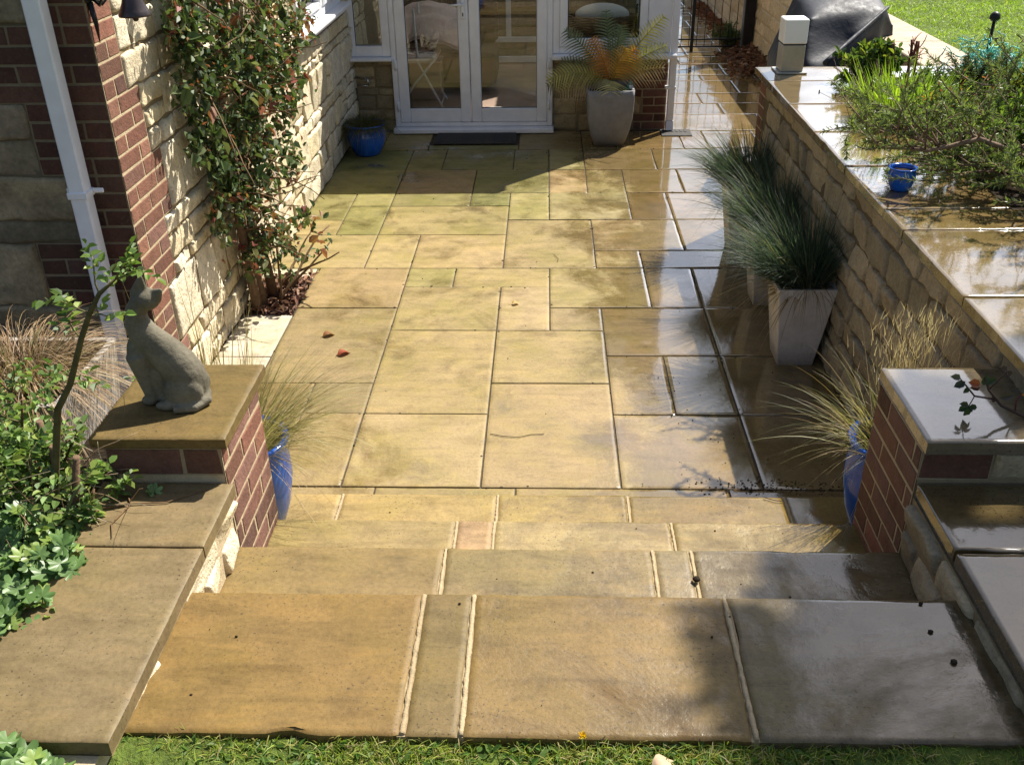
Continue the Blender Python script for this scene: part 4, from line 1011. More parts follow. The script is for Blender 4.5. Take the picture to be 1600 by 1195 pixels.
lf=MB(); sz=np.exp(rng.normal(-3.15,.32,n)); lf.leaves(C,d,nr,sz,sz*rnd(n,.58,.85),pal,curl=.3)
k=C[rng.choice(n,900)]; m=len(k); lf.leaves(k+rng.normal(0,.03,(m,3))+np.array([.03,0,0]),sph(m),nr[:m],rnd(m,.02,.04),rnd(m,.014,.026),pick([(.07,.12,.05),(.22,.08,.045),(.12,.16,.08)],[3,2,1],m))
part(lf,'foliage',[MAT['waxy_leaf']],rose)

# ---- grass clumps
def clump(name,lab,cat,x,y,z,n,r,L,lean,spread,W_,pal,p,droop,mat='blade',group=None,seg=6,extra=None):
    t=MB(); a=rnd(n,0,6.283); rr=r*np.sqrt(rnd(n,0,1)); B=np.stack([rr*np.cos(a),rr*np.sin(a),np.zeros(n)],1)
    out=np.stack([np.cos(a),np.sin(a),np.zeros(n)],1)*(rr/r)[:,None]
    d=UPV*1.0+out*spread+np.array(lean)+rng.normal(0,.16*max(spread,.6),(n,3))
    t.blades(B,d,rnd(n,L[0],L[1]),rnd(n,W_[0],W_[1]),pick(pal,p,n),droop=rnd(n,droop[0],droop[1]),seg=seg)
    m=max(4,int(n*.10)); a=rnd(m,0,6.283); t.blades(np.stack([r*.8*np.cos(a),r*.8*np.sin(a),np.zeros(m)],1),np.stack([np.cos(a)*spread*1.3,np.sin(a)*spread*1.3,np.ones(m)*.8],1)+np.array(lean)+rng.normal(0,.3,(m,3)),rnd(m,L[0]*.6,L[1]*.62),rnd(m,W_[0],W_[1]),pick([(.30,.22,.11),(.22,.15,.08),(.40,.32,.2)],[1,1,1],m),droop=rnd(m,.6,1.5) if droop[1]>.1 else .1,seg=seg)
    o=t.build(name,[MAT[mat]],None,(x,y,z)); return tag(o,lab,cat,group)
BG=[(.045,.072,.05),(.065,.095,.07),(.03,.05,.034),(.11,.14,.10),(.22,.20,.12)]; BGp=[4,3,3,2,.6]
for (x,y,lab,n) in ((1.575,1.20,'dense blue green grass growing in the nearest white planter',3400),(1.585,1.93,'blue green grass arching out of the middle white planter',2200),(1.575,2.73,'blue green grass with long arching blades in the farthest white planter',2200)):
    clump('ornamental_grass',lab,'grass plant',x,y,.40,n,.110,(.20,.66),(-.34,.14,.35),.85,(.0016,.0050),BG,BGp,(.2,.6),group='blue green grasses in the white planters')
clump('feather_grass','pale feathery grass spilling over the patio from the blue pot behind the cat pier','grass plant',-.78,-.47,.48,800,.075,(.26,.74),(.42,.2,.22),.65,(.0010,.0028),[(.34,.28,.14),(.26,.23,.10),(.18,.18,.07),(.42,.35,.2)],[3,3,3,2],(.3,.8),seg=8)
clump('feather_grass','golden wispy grass in the blue pot behind the right pier','grass plant',1.48,-.47,.49,420,.08,(.18,.56),(-.24,.10,.3),.9,(.0012,.0045),[(.33,.25,.12),(.22,.20,.08),(.13,.14,.05),(.42,.34,.20)],[3,3,3,1.5],(.25,.7),seg=7)
hw_=MB(); n=70; a=rnd(n,0,6.283)
hw_.blades(np.stack([1.50+.05*np.cos(a),-.46+.05*np.sin(a),np.full(n,.49)],1),np.stack([rng.normal(.1,.13,n),rng.normal(.1,.12,n),np.ones(n)],1),rnd(n,.35,.62),.0022,mixc((.5,.38,.22),(.62,.5,.32),n),droop=rnd(n,.0,.18),seg=6)
m=420; k=rng.integers(0,n,m); 
hx=1.52+rng.normal(0,.075,m); hh=rnd(m,.30,.56); 
hw_.blades(np.stack([hx+.06*(hh-.3),-.46+.12*hh+rng.normal(0,.04,m),.44+hh],1),np.stack([rng.normal(0,.25,m),rng.normal(.05,.2,m),np.ones(m)],1),rnd(m,.03,.08),.0016,mixc((.58,.43,.28),(.70,.56,.4),m),droop=.2,seg=2)
tag(hw_.build('grass_plumes',MAT['dry_leaf']),'upright pinkish seed plumes above the golden grass by the right pier','grass plant')
clump('sedge','mound of brown copper sedge filling the weathered wooden trough','grass plant',-1.52,-.52,.82,1000,.19,(.22,.5),(.08,-.10,0),1.1,(.0022,.004),[(.27,.18,.10),(.35,.25,.15),(.20,.13,.07),(.43,.33,.22),(.15,.15,.06)],[4,3,3,2,1],(.6,1.25),'dry_leaf',seg=7)
clump('pot_grass','short olive grass in the blue pot left of the doors','grass plant',-1.30,5.0,.235,1000,.13,(.14,.32),(0,-.1,.15),1.1,(.003,.006),[(.10,.10,.04),(.07,.08,.03),(.18,.15,.07)],[3,3,1],(.6,1.2))
clump('dry_stems','thin upright dry flower stems against the wall behind the cat pier','plant',-1.22,.36,.0,46,.19,(.55,.95),(0,0,.4),.12,(.005,.008),[(.30,.22,.11),(.22,.16,.08),(.36,.29,.15)],[1,1,1],(.0,.06),'dry_leaf')

# ---- potted cycad
pal_=thing('cycad_palm','small palm with green, orange and yellow fronds in the grey planter','palm',(.835,5.31,.44))
f=MB(); f.lathe([(.0,.0),(.05,0),(.06,.05),(.045,.10),(.0,.13)],n=14,c=(.15,.09,.05)); f.build('trunk',[MAT['bark']],pal_)
def frond(d0,L,c,droop,W_=.15,side=None):
    t=MB(); d0=unit(np.array(d0,float)); n=12; P=[];p=np.array((0,0,.09))
    d=d0.copy()
    for i in range(n+1):
        P.append(p.copy()); d=unit(d+np.array([0,0,-droop/n])); p=p+d*L/n
    t.tube(P,np.linspace(.007,.002,n+1),5,np.array(c)*.8)
    m=max(9,int(33*L)); B=[];D=[];LL=[]
    for k in range(m):
        f_=.14+.86*k/m; q=along(P,f_); tg=unit(along(P,f_+.02)-along(P,f_-.02)); sd=unit(np.cross(tg,np.array([.05,-1.0,.55])))
        for s_ in (-1,1): B.append(q); D.append(tg*.5+sd*s_*1.0+UPV*.25); LL.append(W_*(math.sin(math.pi*(.12+.86*k/m))**.6)*random.uniform(.9,1.1))
    B=np.array(B);D=np.array(D); t.blades(B,D,np.array(LL),.0155,np.clip(np.array(c)*rng.uniform(.75,1.2,(len(B),1)),0,1),droop=.35,seg=4,side=unit(np.cross(D,np.array([.05,-1.0,.55]))))
    return t.build('frond',[MAT['leaf']],pal_)
GR=(.15,.19,.09);OL=(.40,.36,.09);OR=(.52,.24,.04);BRN=(.36,.25,.12);YE=(.50,.44,.17)
for a in [((-1.0,-.35,.75),.62,OL,1.0),((-.75,-.1,1.2),.62,GR,.5),((-.45,-.3,1.2),.46,OR,.3),((-.3,-.5,1.0),.36,OR,.3),((.3,-.5,1.1),.40,(.55,.34,.06),.3),((-.1,-.1,1.3),.62,GR,.35),((.12,-.3,1.1),.55,GR,.4),((.75,-.1,1.25),.72,OL,.4),((.85,-.25,1.0),.60,(.34,.32,.09),.6),((.5,-.4,1.0),.42,OR,.35),((.9,-.2,.55),.5,BRN,.5),((-1.2,-.2,.45),.58,(.17,.15,.07),.7),((-1.1,-.4,.25),.5,BRN,.6),((-.8,.3,.6),.5,(.15,.16,.06),.6),((.2,.6,1.0),.55,GR,.5),((-.02,-.9,.6),.24,YE,1.6)]: frond(a[0],a[1],a[2],a[3])

# ---- rose bush in the left bed
rb_=thing('rose_bush','leafy rose bush with one long arching stem rising past the cat statue','rose bush',(-1.08,-1.2,.63))
b=MB(); lv=[]
main=[np.array(p) for p in ((-1.10,-1.2,.64),(-1.085,-1.2,.86),(-1.014,-1.2,1.11),(-.961,-1.2,1.188),(-.90,-1.2,1.32),(-.862,-1.2,1.391),(-.825,-1.2,1.445),(-.775,-1.2,1.485))]
b.tube(main,[.012,.011,.0095,.0085,.0075,.007,.006,.003],7,(.10,.085,.035))
tw=[(main[7],(.9,.1,.35),.07),(main[6],(.5,.2,.6),.07),(main[6],(-.25,.1,1.),.10),(main[5],(-.9,.1,.25),.09),(main[5],(.7,-.2,.15),.08),(main[4],(-.6,.1,.7),.06),(main[3],(-.8,0,.55),.05),(main[3],(.8,.1,.1),.05),(main[2],(-.7,0,.3),.05),(main[7],(.6,0,.9),.09)]
bush=[]
for i in range(30):
    x=random.uniform(-1.5,-.97); y=random.uniform(-1.25,-.72); P=grow((x,y,.63),(random.gauss(0,.25),random.gauss(-.05,.25),1),random.uniform(.14,.42),6,.12); bush.append(P)
    b.tube(P,np.linspace(.007,.003,7),6,random.choice([(.12,.10,.04),(.16,.09,.05),(.10,.12,.05)]))
for (x,y,x2,z2) in ((-1.085,-1.2,-1.0,.96),(-1.15,-1.1,-1.12,.93),(-1.22,-1.0,-1.2,.95)):
    b.tube([(x,y,.63),((x+x2)/2,y,.8),(x2,y,z2)],[.013,.012,.010],8,(.16,.10,.06))
for P in bush:
    for k in range(4): tw.append((along(P,random.uniform(.35,1)),(random.gauss(0,1),random.gauss(0,1)-.3,.5),random.uniform(.05,.11)))
LC=[];LD=[];LL=[]
for (p,d,L) in tw:
    P=grow(p,d,L,4,.15); b.tube(P,np.linspace(.0028,.0012,5),4,(.14,.13,.05))
    for k in range(3):
        q=along(P,.35+.3*k); ax=unit(np.array(d)+rng.normal(0,.5,3))
        P2=grow(q,ax,.045,2,.1)
        for j in range(5):
            LC.append(along(P2,j/4)); sd=unit(np.cross(ax,UPV)); LD.append(ax*(1 if j==4 else .45)+sd*((-1)**j)*(0 if j==4 else 1)); LL.append(random.uniform(.020,.034))
LC=np.array(LC);LD=np.array(LD);n=len(LC)
part(b,'stem',[MAT['bark']],rb_)
f=MB(); f.leaves(LC,LD,UPV+rng.normal(0,.35,(n,3)),np.array(LL),np.array(LL)*.72,pick([(.11,.18,.045),(.15,.235,.05),(.22,.29,.06),(.075,.12,.035)],[4,4,2.5,1.5],n),curl=.2)
part(f,'foliage',[MAT['waxy_leaf']],rb_)
# dry grass threads beside the bush
# ---- cranesbill geranium mounds
def geranium(name,lab,pts,n,sc):
    ge=MB(); cnt=0
    for i in range(n):
        cx,cy,rx,ry,hz_=random.choice(pts); a=random.uniform(0,6.283); q=math.sqrt(random.random()); x=cx+rx*q*math.cos(a); y=cy+ry*q*math.sin(a)
        z=.66+hz_*(1-q*q)*random.uniform(.6,1.05)+.02; R=sc*random.uniform(.6,1.25)
        nrm=unit(np.array([math.cos(a)*q*.7+.15,math.sin(a)*q*.6-.1,1.])+rng.normal(0,.28,3)); t1=unit(np.cross(nrm,np.array([.3,1,.1])+rng.normal(0,.6,3))); t2=np.cross(nrm,t1)
        V=[(0,0,0)]; lob=6; m=lob*4
        for k in range(m+1):
            th=-2.75+5.5*k/m; ph=(k%4)/4; rad=R*(.62+.42*abs(math.sin(math.pi*((k/4)%1))))*(1 if 2<k<m-2 else .8)
            if k%4==2: rad*=1.02
            V.append((rad*math.cos(th),rad*math.sin(th),R*(.20*(1 if k%4 else -.6)+.12*random.uniform(-1,1))))
        base=np.array([x,y,z]); W3=[base+t1*v[0]+t2*v[1]+nrm*v[2] for v in V]
        c=np.clip(np.array(random.choice([(.13,.225,.065),(.17,.27,.09),(.10,.18,.05),(.20,.28,.06)]))*random.uniform(.8,1.2),0,1)
        ge.add(W3,np.array([[0,k,k+1] for k in range(1,m+1)]),c,0,True)
        if random.random()<.5: ge.tube([(cx+(x-cx)*.5,cy+(y-cy)*.5,.64),tuple(base-nrm*.004)],.0016,4,(.12,.16,.06))
    o=ge.build(name,[MAT['leaf']]); return tag(o,lab,'plant')
geranium('geranium','large mound of soft green geranium leaves spilling over the left coping',[(-1.0,-1.42,.10,.13,.17),(-1.0,-1.60,.10,.13,.15),(-1.03,-1.28,.12,.08,.16),(-1.17,-1.30,.16,.13,.16),(-1.08,-1.46,.13,.12,.15),(-1.05,-1.64,.10,.13,.15),(-1.25,-1.55,.2,.25,.2),(-1.32,-1.2,.2,.2,.2)],560,.031)
geranium('geranium','small geranium tuft at the bottom left corner, below the coping end',[(-.84,-2.02,.09,.06,.13),(-.76,-2.04,.08,.05,.10),(-.9,-2.1,.10,.08,.12)],110,.030)
geranium('geranium','little sprig of lobed leaves against the shaded pier face',[(-.86,-1.12,.03,.03,.14)],9,.022)
# dry thin stalks lying on the coping and among the bush
dg=MB()
for i in range(60):
    p=(random.uniform(-1.3,-.93),random.uniform(-1.28,-.95),random.uniform(.70,.85)); P=grow(p,(random.gauss(.4,.6),random.gauss(-.3,.6),random.gauss(.2,.4)),random.uniform(.1,.32),7,.12,.06); 
    if min(q[2] for q in P)<.64: continue
    dg.tube(P,np.linspace(.0016,.0007,8),4,random.choice([(.42,.3,.2),(.3,.2,.12),(.5,.42,.3)]))
tag(dg.build('dead_stalks',[MAT['dry_leaf']]),'tangle of thin dry stalks at the foot of the rose bush','plant')
for (pts,lab) in (([(-.98,-1.20,.784),(-.90,-1.17,.781),(-.80,-1.16,.779),(-.70,-1.09,.779)],'long thin bent twig lying on the left coping near the pier'),([(-.93,-1.12,.782),(-.90,-1.17,.780),(-.92,-1.26,.779),(-.895,-1.32,.779)],'short curved twig on the left coping beside the leaves')):
    q=MB(); q.tube(pts,[.003,.0025,.002,.0012],5,(.16,.10,.05)); tag(q.build('twig',[MAT['bark']]),lab,'twig')

# ---- rose sprig over the right pier cap
rs=thing('rose_sprig','dark rose sprig with reddish leaves reaching over the wet right pier cap','rose',(1.68,-.95,.93))
b=MB(); Ms=[np.array(p) for p in ((2.1,-1.0,.80),(1.80,-.97,.895),(1.65,-.95,.945),(1.57,-.95,.985),(1.525,-.95,1.035),(1.505,-.95,1.075))]
b.tube(Ms,[.007,.006,.005,.0042,.0035,.002],6,(.07,.045,.035))
b.tube([Ms[3]+(-.012,0,.018),(1.49,-.95,1.015),(1.463,-.95,1.045),(1.44,-.95,1.07)],[.003,.003,.0025,.0015],5,(.09,.05,.04)); b.tube([Ms[4],(1.55,-.95,1.075),(1.562,-.95,1.098)],.002,5,(.10,.05,.04)); b.tube([(1.49,-.95,1.015),(1.485,-.95,.995),(1.48,-.95,.98)],.0016,5,(.09,.05,.04)); b.tube([(1.615,-.95,.962),(1.61,-.95,1.0),(1.62,-.95,1.02)],.0025,5,(.13,.04,.04))
part(b,'stem',[MAT['bark']],rs)
f=MB(); LCs=[((1.44,-.95,1.072),(-1,0,.25),.03,(.10,.10,.07)),((1.455,-.95,1.062),(-.8,0,-.5),.034,(.05,.06,.05)),((1.462,-.955,1.05),(-.2,0,-1),.026,(.04,.06,.03)),((1.463,-.95,1.06),(.9,0,-.2),.04,(.30,.09,.04)),((1.505,-.95,1.05),(.2,0,1),.035,(.05,.07,.03)),((1.51,-.95,1.06),(1,0,.3),.034,(.05,.07,.03)),((1.50,-.95,1.04),(-1,0,.1),.028,(.10,.05,.035)),((1.562,-.95,1.098),(.5,0,-.8),.026,(.06,.04,.04)),((1.562,-.95,1.098),(-.7,0,.3),.024,(.06,.04,.03)),((1.48,-.95,.982),(-.9,0,-.6),.03,(.04,.07,.03)),((1.48,-.95,.98),(.9,0,-.1),.028,(.04,.07,.03)),((1.48,-.95,.98),(.8,.2,-.8),.032,(.04,.07,.03)),((1.48,-.95,.98),(-.1,0,-1),.034,(.05,.08,.03)),((1.48,-.95,.985),(-1,0,.2),.026,(.05,.06,.03)),((1.56,-.95,1.01),(1,0,.2),.042,(.08,.065,.045)),((1.59,-.95,1.03),(.8,0,.5),.022,(.06,.05,.04)),((1.62,-.95,1.02),(1,0,.1),.05,(.42,.16,.03)),((1.55,-.95,.995),(-.5,0,.8),.02,(.09,.05,.04))]
f.leaves(np.array([a[0] for a in LCs]),np.array([a[1] for a in LCs]),np.array([.1,-.8,.6])+rng.normal(0,.2,(len(LCs),3)),np.array([a[2] for a in LCs]),np.array([a[2] for a in LCs])*.75,np.array([a[3] for a in LCs]))
part(f,'foliage',[MAT['waxy_leaf']],rs)

# ---- big sprawling rosemary on the terrace
ro=thing('rosemary_shrub','sprawling woody rosemary shrub leaning over the terrace paving','shrub',(2.45,.55,1.04))
b=MB(); nd=[];nl=[];nc=[];nL=[]
limbs=[[(2.62,.60,1.03),(2.45,.66,1.16),(2.283,.70,1.205),(2.17,.70,1.27),(2.078,.70,1.285),(1.97,.70,1.262),(1.875,.70,1.25),(1.79,.74,1.235),(1.70,.80,1.23)],
 [(2.6,.50,1.03),(2.40,.45,1.10),(2.25,.42,1.14),(2.12,.45,1.16)],[(2.6,.6,1.03),(2.5,.9,1.15),(2.3,1.05,1.2),(2.1,1.15,1.22),(1.93,1.25,1.2)],
 [(2.65,.45,1.03),(2.72,.35,1.25),(2.66,.2,1.45),(2.5,.05,1.55)],[(2.65,.5,1.03),(2.8,.6,1.3),(2.75,.7,1.55),(2.6,.75,1.68)],[(2.65,.5,1.03),(2.62,.4,1.2),(2.45,.25,1.38),(2.3,.12,1.45)],
 [(2.62,.7,1.03),(2.6,1.0,1.2),(2.5,1.2,1.32),(2.38,1.35,1.36)],[(2.55,.4,1.03),(2.45,.2,1.1),(2.36,.12,1.16),(2.26,.07,1.17)],[(2.5,.7,1.03),(2.3,.85,1.1),(2.1,.95,1.17),(1.92,1.08,1.2),(1.82,1.2,1.2)],[(2.6,.6,1.03),(2.42,.55,1.13),(2.25,.6,1.13),(2.1,.68,1.14)]]
RO=[]
for L_ in limbs:
    L_=[np.array(p)+rng.normal(0,.006,3) for p in L_]; RO.append(L_); b.tube(L_,np.linspace(.017,.005,len(L_)),7,(.22,.15,.10))
tips=[]
for i in range(14):   # low twigs drooping in front of the little pot
    P=grow((random.uniform(1.95,2.2),random.uniform(.62,.9),random.uniform(1.12,1.2)),(-1,random.gauss(0,.35),random.uniform(-.25,.1)),random.uniform(.2,.38),6,.12)
    if min(q[2] for q in P)>1.058: b.tube(P,np.linspace(.004,.0014,7),5,(.17,.11,.07)); tips.append(P)
for i in range(300):
    s=random.choice(RO[:10]); t=random.uniform(.2,1.0); p=along(s,t)
    d=(random.gauss(-.3,.5),random.gauss(.35,.5),random.uniform(.1,.9)); P=grow(p,d,random.uniform(.14,.40),6,.22,.02)
    if min(q[2] for q in P)<1.058: continue
    b.tube(P,np.linspace(.0048,.0016,7),5,random.choice([(.20,.13,.085),(.14,.09,.06),(.28,.20,.14)])); tips.append(P)
for i in range(150):
    s=random.choice(tips); p=along(s,random.uniform(.2,.9)); P=grow(p,(random.gauss(-.1,.7),random.gauss(.1,.7),random.uniform(0,.8)),random.uniform(.08,.2),4,.25); 
    if min(q[2] for q in P)<1.058: continue
    b.tube(P,np.linspace(.0022,.0010,5),4,(.17,.11,.07)); tips.append(P)
part(b,'branch',[MAT['bark']],ro)
cen=[];dr=[]
for P in tips:
    e=P[-1]; leafy=(mnoise.noise((e[0]*3.2,e[1]*3.2,e[2]*3))+ (.5 if e[1]>.8 else 0) + (.3 if e[0]<2.15 else 0))>.02
    if not leafy: continue
    k=85; 
    for j in range(k):
        t=.30+.70*random.random(); q=along(P,t); tg=unit(along(P,t+.03)-along(P,t-.03)); cen.append(q); dr.append(tg*.9+sph(1)[0]*.9)
cen=np.array(cen);dr=np.array(dr);n=len(cen)
f=MB(); f.leaves(cen,dr,sph(n),rnd(n,.018,.034),rnd(n,.0032,.006),pick([(.14,.185,.06),(.19,.25,.075),(.10,.13,.05),(.27,.33,.10)],[4,3,3,1.5],n),fold=.1,curl=.1)
part(f,'foliage',[MAT['leaf']],ro)

def bushy(name,lab,x,y,z,rx,ry,rz,nt,nleaf,Ls,Ws,pal,p,cat='shrub',needle=True,bk=(.13,.09,.055),up=.7):
    t=thing(name,lab,cat,(x,y,z)); b=MB(); C_=[];D_=[]
    for i in range(nt):
        d=(random.gauss(0,rx),random.gauss(0,ry),up*random.uniform(.5,1.2)); P=grow((random.gauss(0,rx*.15),random.gauss(0,ry*.15),0),d,rz*random.uniform(.6,1.15),7,.16)
        b.tube(P,np.linspace(.006,.0018,8),5,bk)
        for j in range(nleaf):
            q=random.random()**.7; u=along(P,.15+.85*q); tg=unit(along(P,.18+.85*q)-along(P,.12+.8*q)); C_.append(u+rng.normal(0,.006,3)); D_.append(tg*.8+sph(1)[0])
    b.build('branch',[MAT['bark']],t); n=len(C_); f=MB(); f.leaves(np.array(C_),np.array(D_),UPV+rng.normal(0,.6,(n,3)),rnd(n,*Ls),rnd(n,*Ws),pick(pal,p,n)); f.build('foliage',[MAT['leaf']],t); return t
bushy('evergreen_shrub','dark upright needle leaved shrub in the raised bed below the teal netting',2.72,2.3,1.04,.32,.3,.30,70,80,(.018,.035),(.004,.007),[(.06,.085,.04),(.09,.12,.05),(.04,.055,.03),(.16,.17,.05)],[4,3,3,1])
bushy('evergreen_shrub','low grey green shrub in the raised bed behind the rosemary, next to the lawn',3.0,1.75,1.04,.4,.4,.33,75,80,(.018,.035),(.005,.008),[(.08,.12,.04),(.12,.17,.05),(.05,.07,.03)],[3,3,2])
bushy('evergreen_shrub','tall dark evergreen shrub out of view on the right, added to shade the terrace',2.95,.95,1.04,.22,.22,1.0,60,90,(.025,.045),(.006,.010),[(.07,.10,.04),(.10,.14,.05),(.05,.07,.03)],[3,3,2])  # unseen shrub, added to cast shade on the near terrace
bushy('euphorbia','leafy plant with an orange red shoot in the middle of the raised bed',2.3,1.45,1.04,.2,.2,.36,26,40,(.025,.045),(.009,.014),[(.10,.16,.05),(.14,.20,.06),(.42,.13,.05),(.5,.2,.08)],[4,3,1.4,1],'plant')
bushy('leafy_perennial','fresh green leafy mound beside the rosemary branches in the raised bed',2.42,1.12,1.04,.24,.2,.34,46,44,(.028,.05),(.012,.02),[(.17,.25,.05),(.23,.32,.06),(.11,.17,.04)],[3,3,2],'plant')
bushy('leafy_perennial','grey green feathery mound at the lawn side of the rosemary',2.75,.95,1.04,.24,.22,.36,50,60,(.02,.035),(.005,.009),[(.15,.20,.08),(.21,.27,.11),(.10,.14,.06)],[3,3,2],'plant')
bushy('hellebore','yellow green leafed plant at the far end of the raised bed by the coping',2.24,2.75,1.05,.25,.25,.24,44,40,(.035,.06),(.025,.04),[(.14,.20,.03),(.22,.26,.04),(.08,.13,.03),(.05,.09,.03)],[3,2,3,2],'plant',up=.6)
bushy('primrose','pale yellow leafy plant at the lawn edge of the raised bed',3.05,2.3,1.04,.25,.3,.2,34,40,(.03,.055),(.02,.03),[(.28,.29,.05),(.16,.2,.04),(.35,.32,.06),(.12,.17,.04)],[2,3,1,2],'plant',up=.5)
bushy('hebe','small dark glossy plant with white flowers behind the bright grass',2.45,2.35,1.04,.25,.25,.22,36,40,(.022,.04),(.012,.02),[(.05,.09,.03),(.07,.12,.04),(.6,.62,.55),(.09,.15,.04)],[4,3,.7,2],'plant',up=.5)
clump('sword_leaf_clump','bright lime green clump of sword shaped leaves in the raised bed','plant',2.20,1.95,1.05,800,.22,(.16,.42),(-.05,-.05,.2),.5,(.007,.012),[(.26,.38,.035),(.33,.45,.045),(.17,.28,.035),(.40,.50,.07)],[3,3,2,1],(.1,.55),'leaf')
clump('sword_leaf_clump','smaller green clump of sword shaped leaves towards the lawn side of the bed','plant',2.62,1.45,1.05,520,.26,(.14,.36),(0,0,.1),.5,(.006,.010),[(.13,.24,.04),(.18,.28,.05),(.09,.16,.03)],[3,2,2],(.1,.5),'leaf')
clump('sedge','dark green grassy tuft at the coping edge near the bollard light','grass plant',2.14,2.55,1.05,420,.10,(.08,.2),(-.1,-.2,0),.8,(.003,.005),[(.05,.08,.04),(.08,.12,.05),(.11,.13,.08)],[3,2,1],(.3,.8))
for (x,y,h,w,lab,kk) in ((2.25,2.9,.26,.017,'pair of brown pruned stems standing nearest the bollard light',2),(2.36,2.75,.28,.02,'thick dark pruned stem standing between two other cut stems',1),(2.50,2.85,.28,.014,'group of reddish branching cut stems beside the barbecue cover',3)):
    q=MB()
    for i in range(kk): 
        P=grow((x+.03*i,y+.02*i,1.03),(random.gauss(0,.08)+.05*i,random.gauss(0,.05),1),h*random.uniform(.85,1.05),6,.05); q.tube(P,np.linspace(w*.75,w*.6,7),8,[(.11,.065,.04),(.06,.04,.03),(.16,.06,.04)][kk-1])
        if kk==3:
            for j in range(4): q.tube(grow(along(P,random.uniform(.5,.95)),(random.gauss(.3,.5),random.gauss(0,.4),.8),.10,3,.2),[.004,.003,.003,.002],5,(.30,.08,.05))
    tag(q.build('cut_stems',[MAT['bark']]),lab,'plant stems')
# lavender like wisps leaning over the coping
lw=MB()
for i in range(26):
    P=grow((2.05+random.gauss(0,.05),1.75+random.gauss(0,.12),1.05),(random.uniform(-1.1,-.25),random.uniform(-.3,.5),1.0),random.uniform(.22,.42),7,.06,.02); lw.tube(P,np.linspace(.0018,.0010,8),4,(.22,.17,.12)); lw.sphere(P[-1],(.004,.004,.013),6,5,(.12,.085,.07))
tag(lw.build('lavender',[MAT['dry_leaf']]),'thin dry lavender wisps leaning over the wet coping','plant')
# garden stake, netting
gs=thing('garden_stake','thin black garden stake with ball top beside the teal netting','stake',(3.1,3.15,1.0))
q=MB(); q.tube([(0,0,0),(0,0,.36)],.011,8); q.tube([(-.05,0,.245),(.05,0,.255)],.006,6); q.build('pole',[MAT['black_iron']],gs)
q=MB(); q.sphere((0,0,.385),.032,16,12); q.tube([(-.034,0,.375),(.034,0,.375)],.004,6); q.build('finial',[MAT['black_iron']],gs)
q=MB()
for i in range(380):
    c0=np.array((3.08,3.02,1.11))+rng.normal(0,1,3)*np.array((.11,.12,.06)); P=grow(c0,sph(1)[0],random.uniform(.06,.16),5,.6); P=[np.array((p[0],p[1],max(p[2],1.0))) for p in P]; q.tube(P,.003,4,random.choice([(.05,.42,.34),(.10,.55,.46),(.03,.28,.24),(.35,.62,.56)]))
tag(q.build('garden_netting',[MAT['netting']]),'crumpled heap of teal plastic netting at the edge of the lawn','netting')

# ---- leaf litter and weeds by the gate
q=MB(); n=800; a=rnd(n,0,1); P=np.stack([2.83-rng.exponential(.11,n).clip(0,.4),8.0+1.4*a,np.zeros(n)],1); P[:,2]=.01+np.clip(.14-.35*(2.84-P[:,0]),0,1)*rnd(n,.2,1)
q.leaves(P,np.concatenate([sph(n)[:,:2],rnd(n,-.3,.4)[:,None]],1),UPV+rng.normal(0,.6,(n,3)),rnd(n,.05,.11),rnd(n,.03,.06),pick([(.17,.08,.05),(.24,.12,.075),(.11,.06,.04),(.32,.2,.13)],[3,3,3,1],n))
tag(q.build('leaf_litter',[MAT['dry_leaf']]),'','',kind='stuff')
q=MB(); n=500; P=np.stack([2.82-rng.exponential(.06,n).clip(0,.25),rnd(n,9.6,13.5),rnd(n,.005,.03)],1)
q.leaves(P,np.concatenate([sph(n)[:,:2],rnd(n,-.3,.4)[:,None]],1),UPV+rng.normal(0,.6,(n,3)),rnd(n,.05,.10),rnd(n,.03,.06),pick([(.24,.09,.05),(.2,.1,.06)],[1,1],n)); tag(q.build('leaf_litter',[MAT['dry_leaf']]),kind='stuff')
bushy('weed','leafy weed growing behind the iron gate at the wall foot',2.62,9.75,.0,.3,.3,.32,26,30,(.03,.06),(.012,.02),[(.08,.13,.05),(.06,.09,.04),(.11,.16,.05)],[3,3,2],'plant')

# ---- loose bits
def deadleaf(x,y,z,L,c,rz,lab):
    n_=6; P=np.zeros((7,5,3))
    for i in range(7):
        for j in range(5):
            u=i/6;v=(j-2)/2; w=L*.32*math.sin(math.pi*(.06+.9*u))**.8; X=L*(u-.5); Yy=w*v; Zz=.006+.25*abs(v)*w+.012*math.sin(u*5); P[i,j]=(x+X*math.cos(rz)-Yy*math.sin(rz),y+X*math.sin(rz)+Yy*math.cos(rz),z+Zz)
    q=MB(); q.grid(P,c); q.tube([tuple(P[0,2]),tuple(P[0,2]+np.array([-.02*math.cos(rz),-.02*math.sin(rz),-.003]))],.0012,4,c); return tag(q.build('dead_leaf',[MAT['dry_leaf']]),lab,'leaf')
deadleaf(-.935,1.44,0,.075,(.22,.10,.04),.7,'curled brown leaf on the paving, farther from the camera of the two by the mulch')
deadleaf(-.81,1.22,0,.08,(.26,.06,.03),.8,'red brown leaf on the paving between the left grass and the mulch')
deadleaf(.10,1.85,0,.05,(.5,.33,.12),.2,'small yellow leaf on the middle of the patio')
deadleaf(.53,-1.95,.685,.06,(.60,.42,.28),.5,'pale pinkish leaf lying on the lawn below the top step')
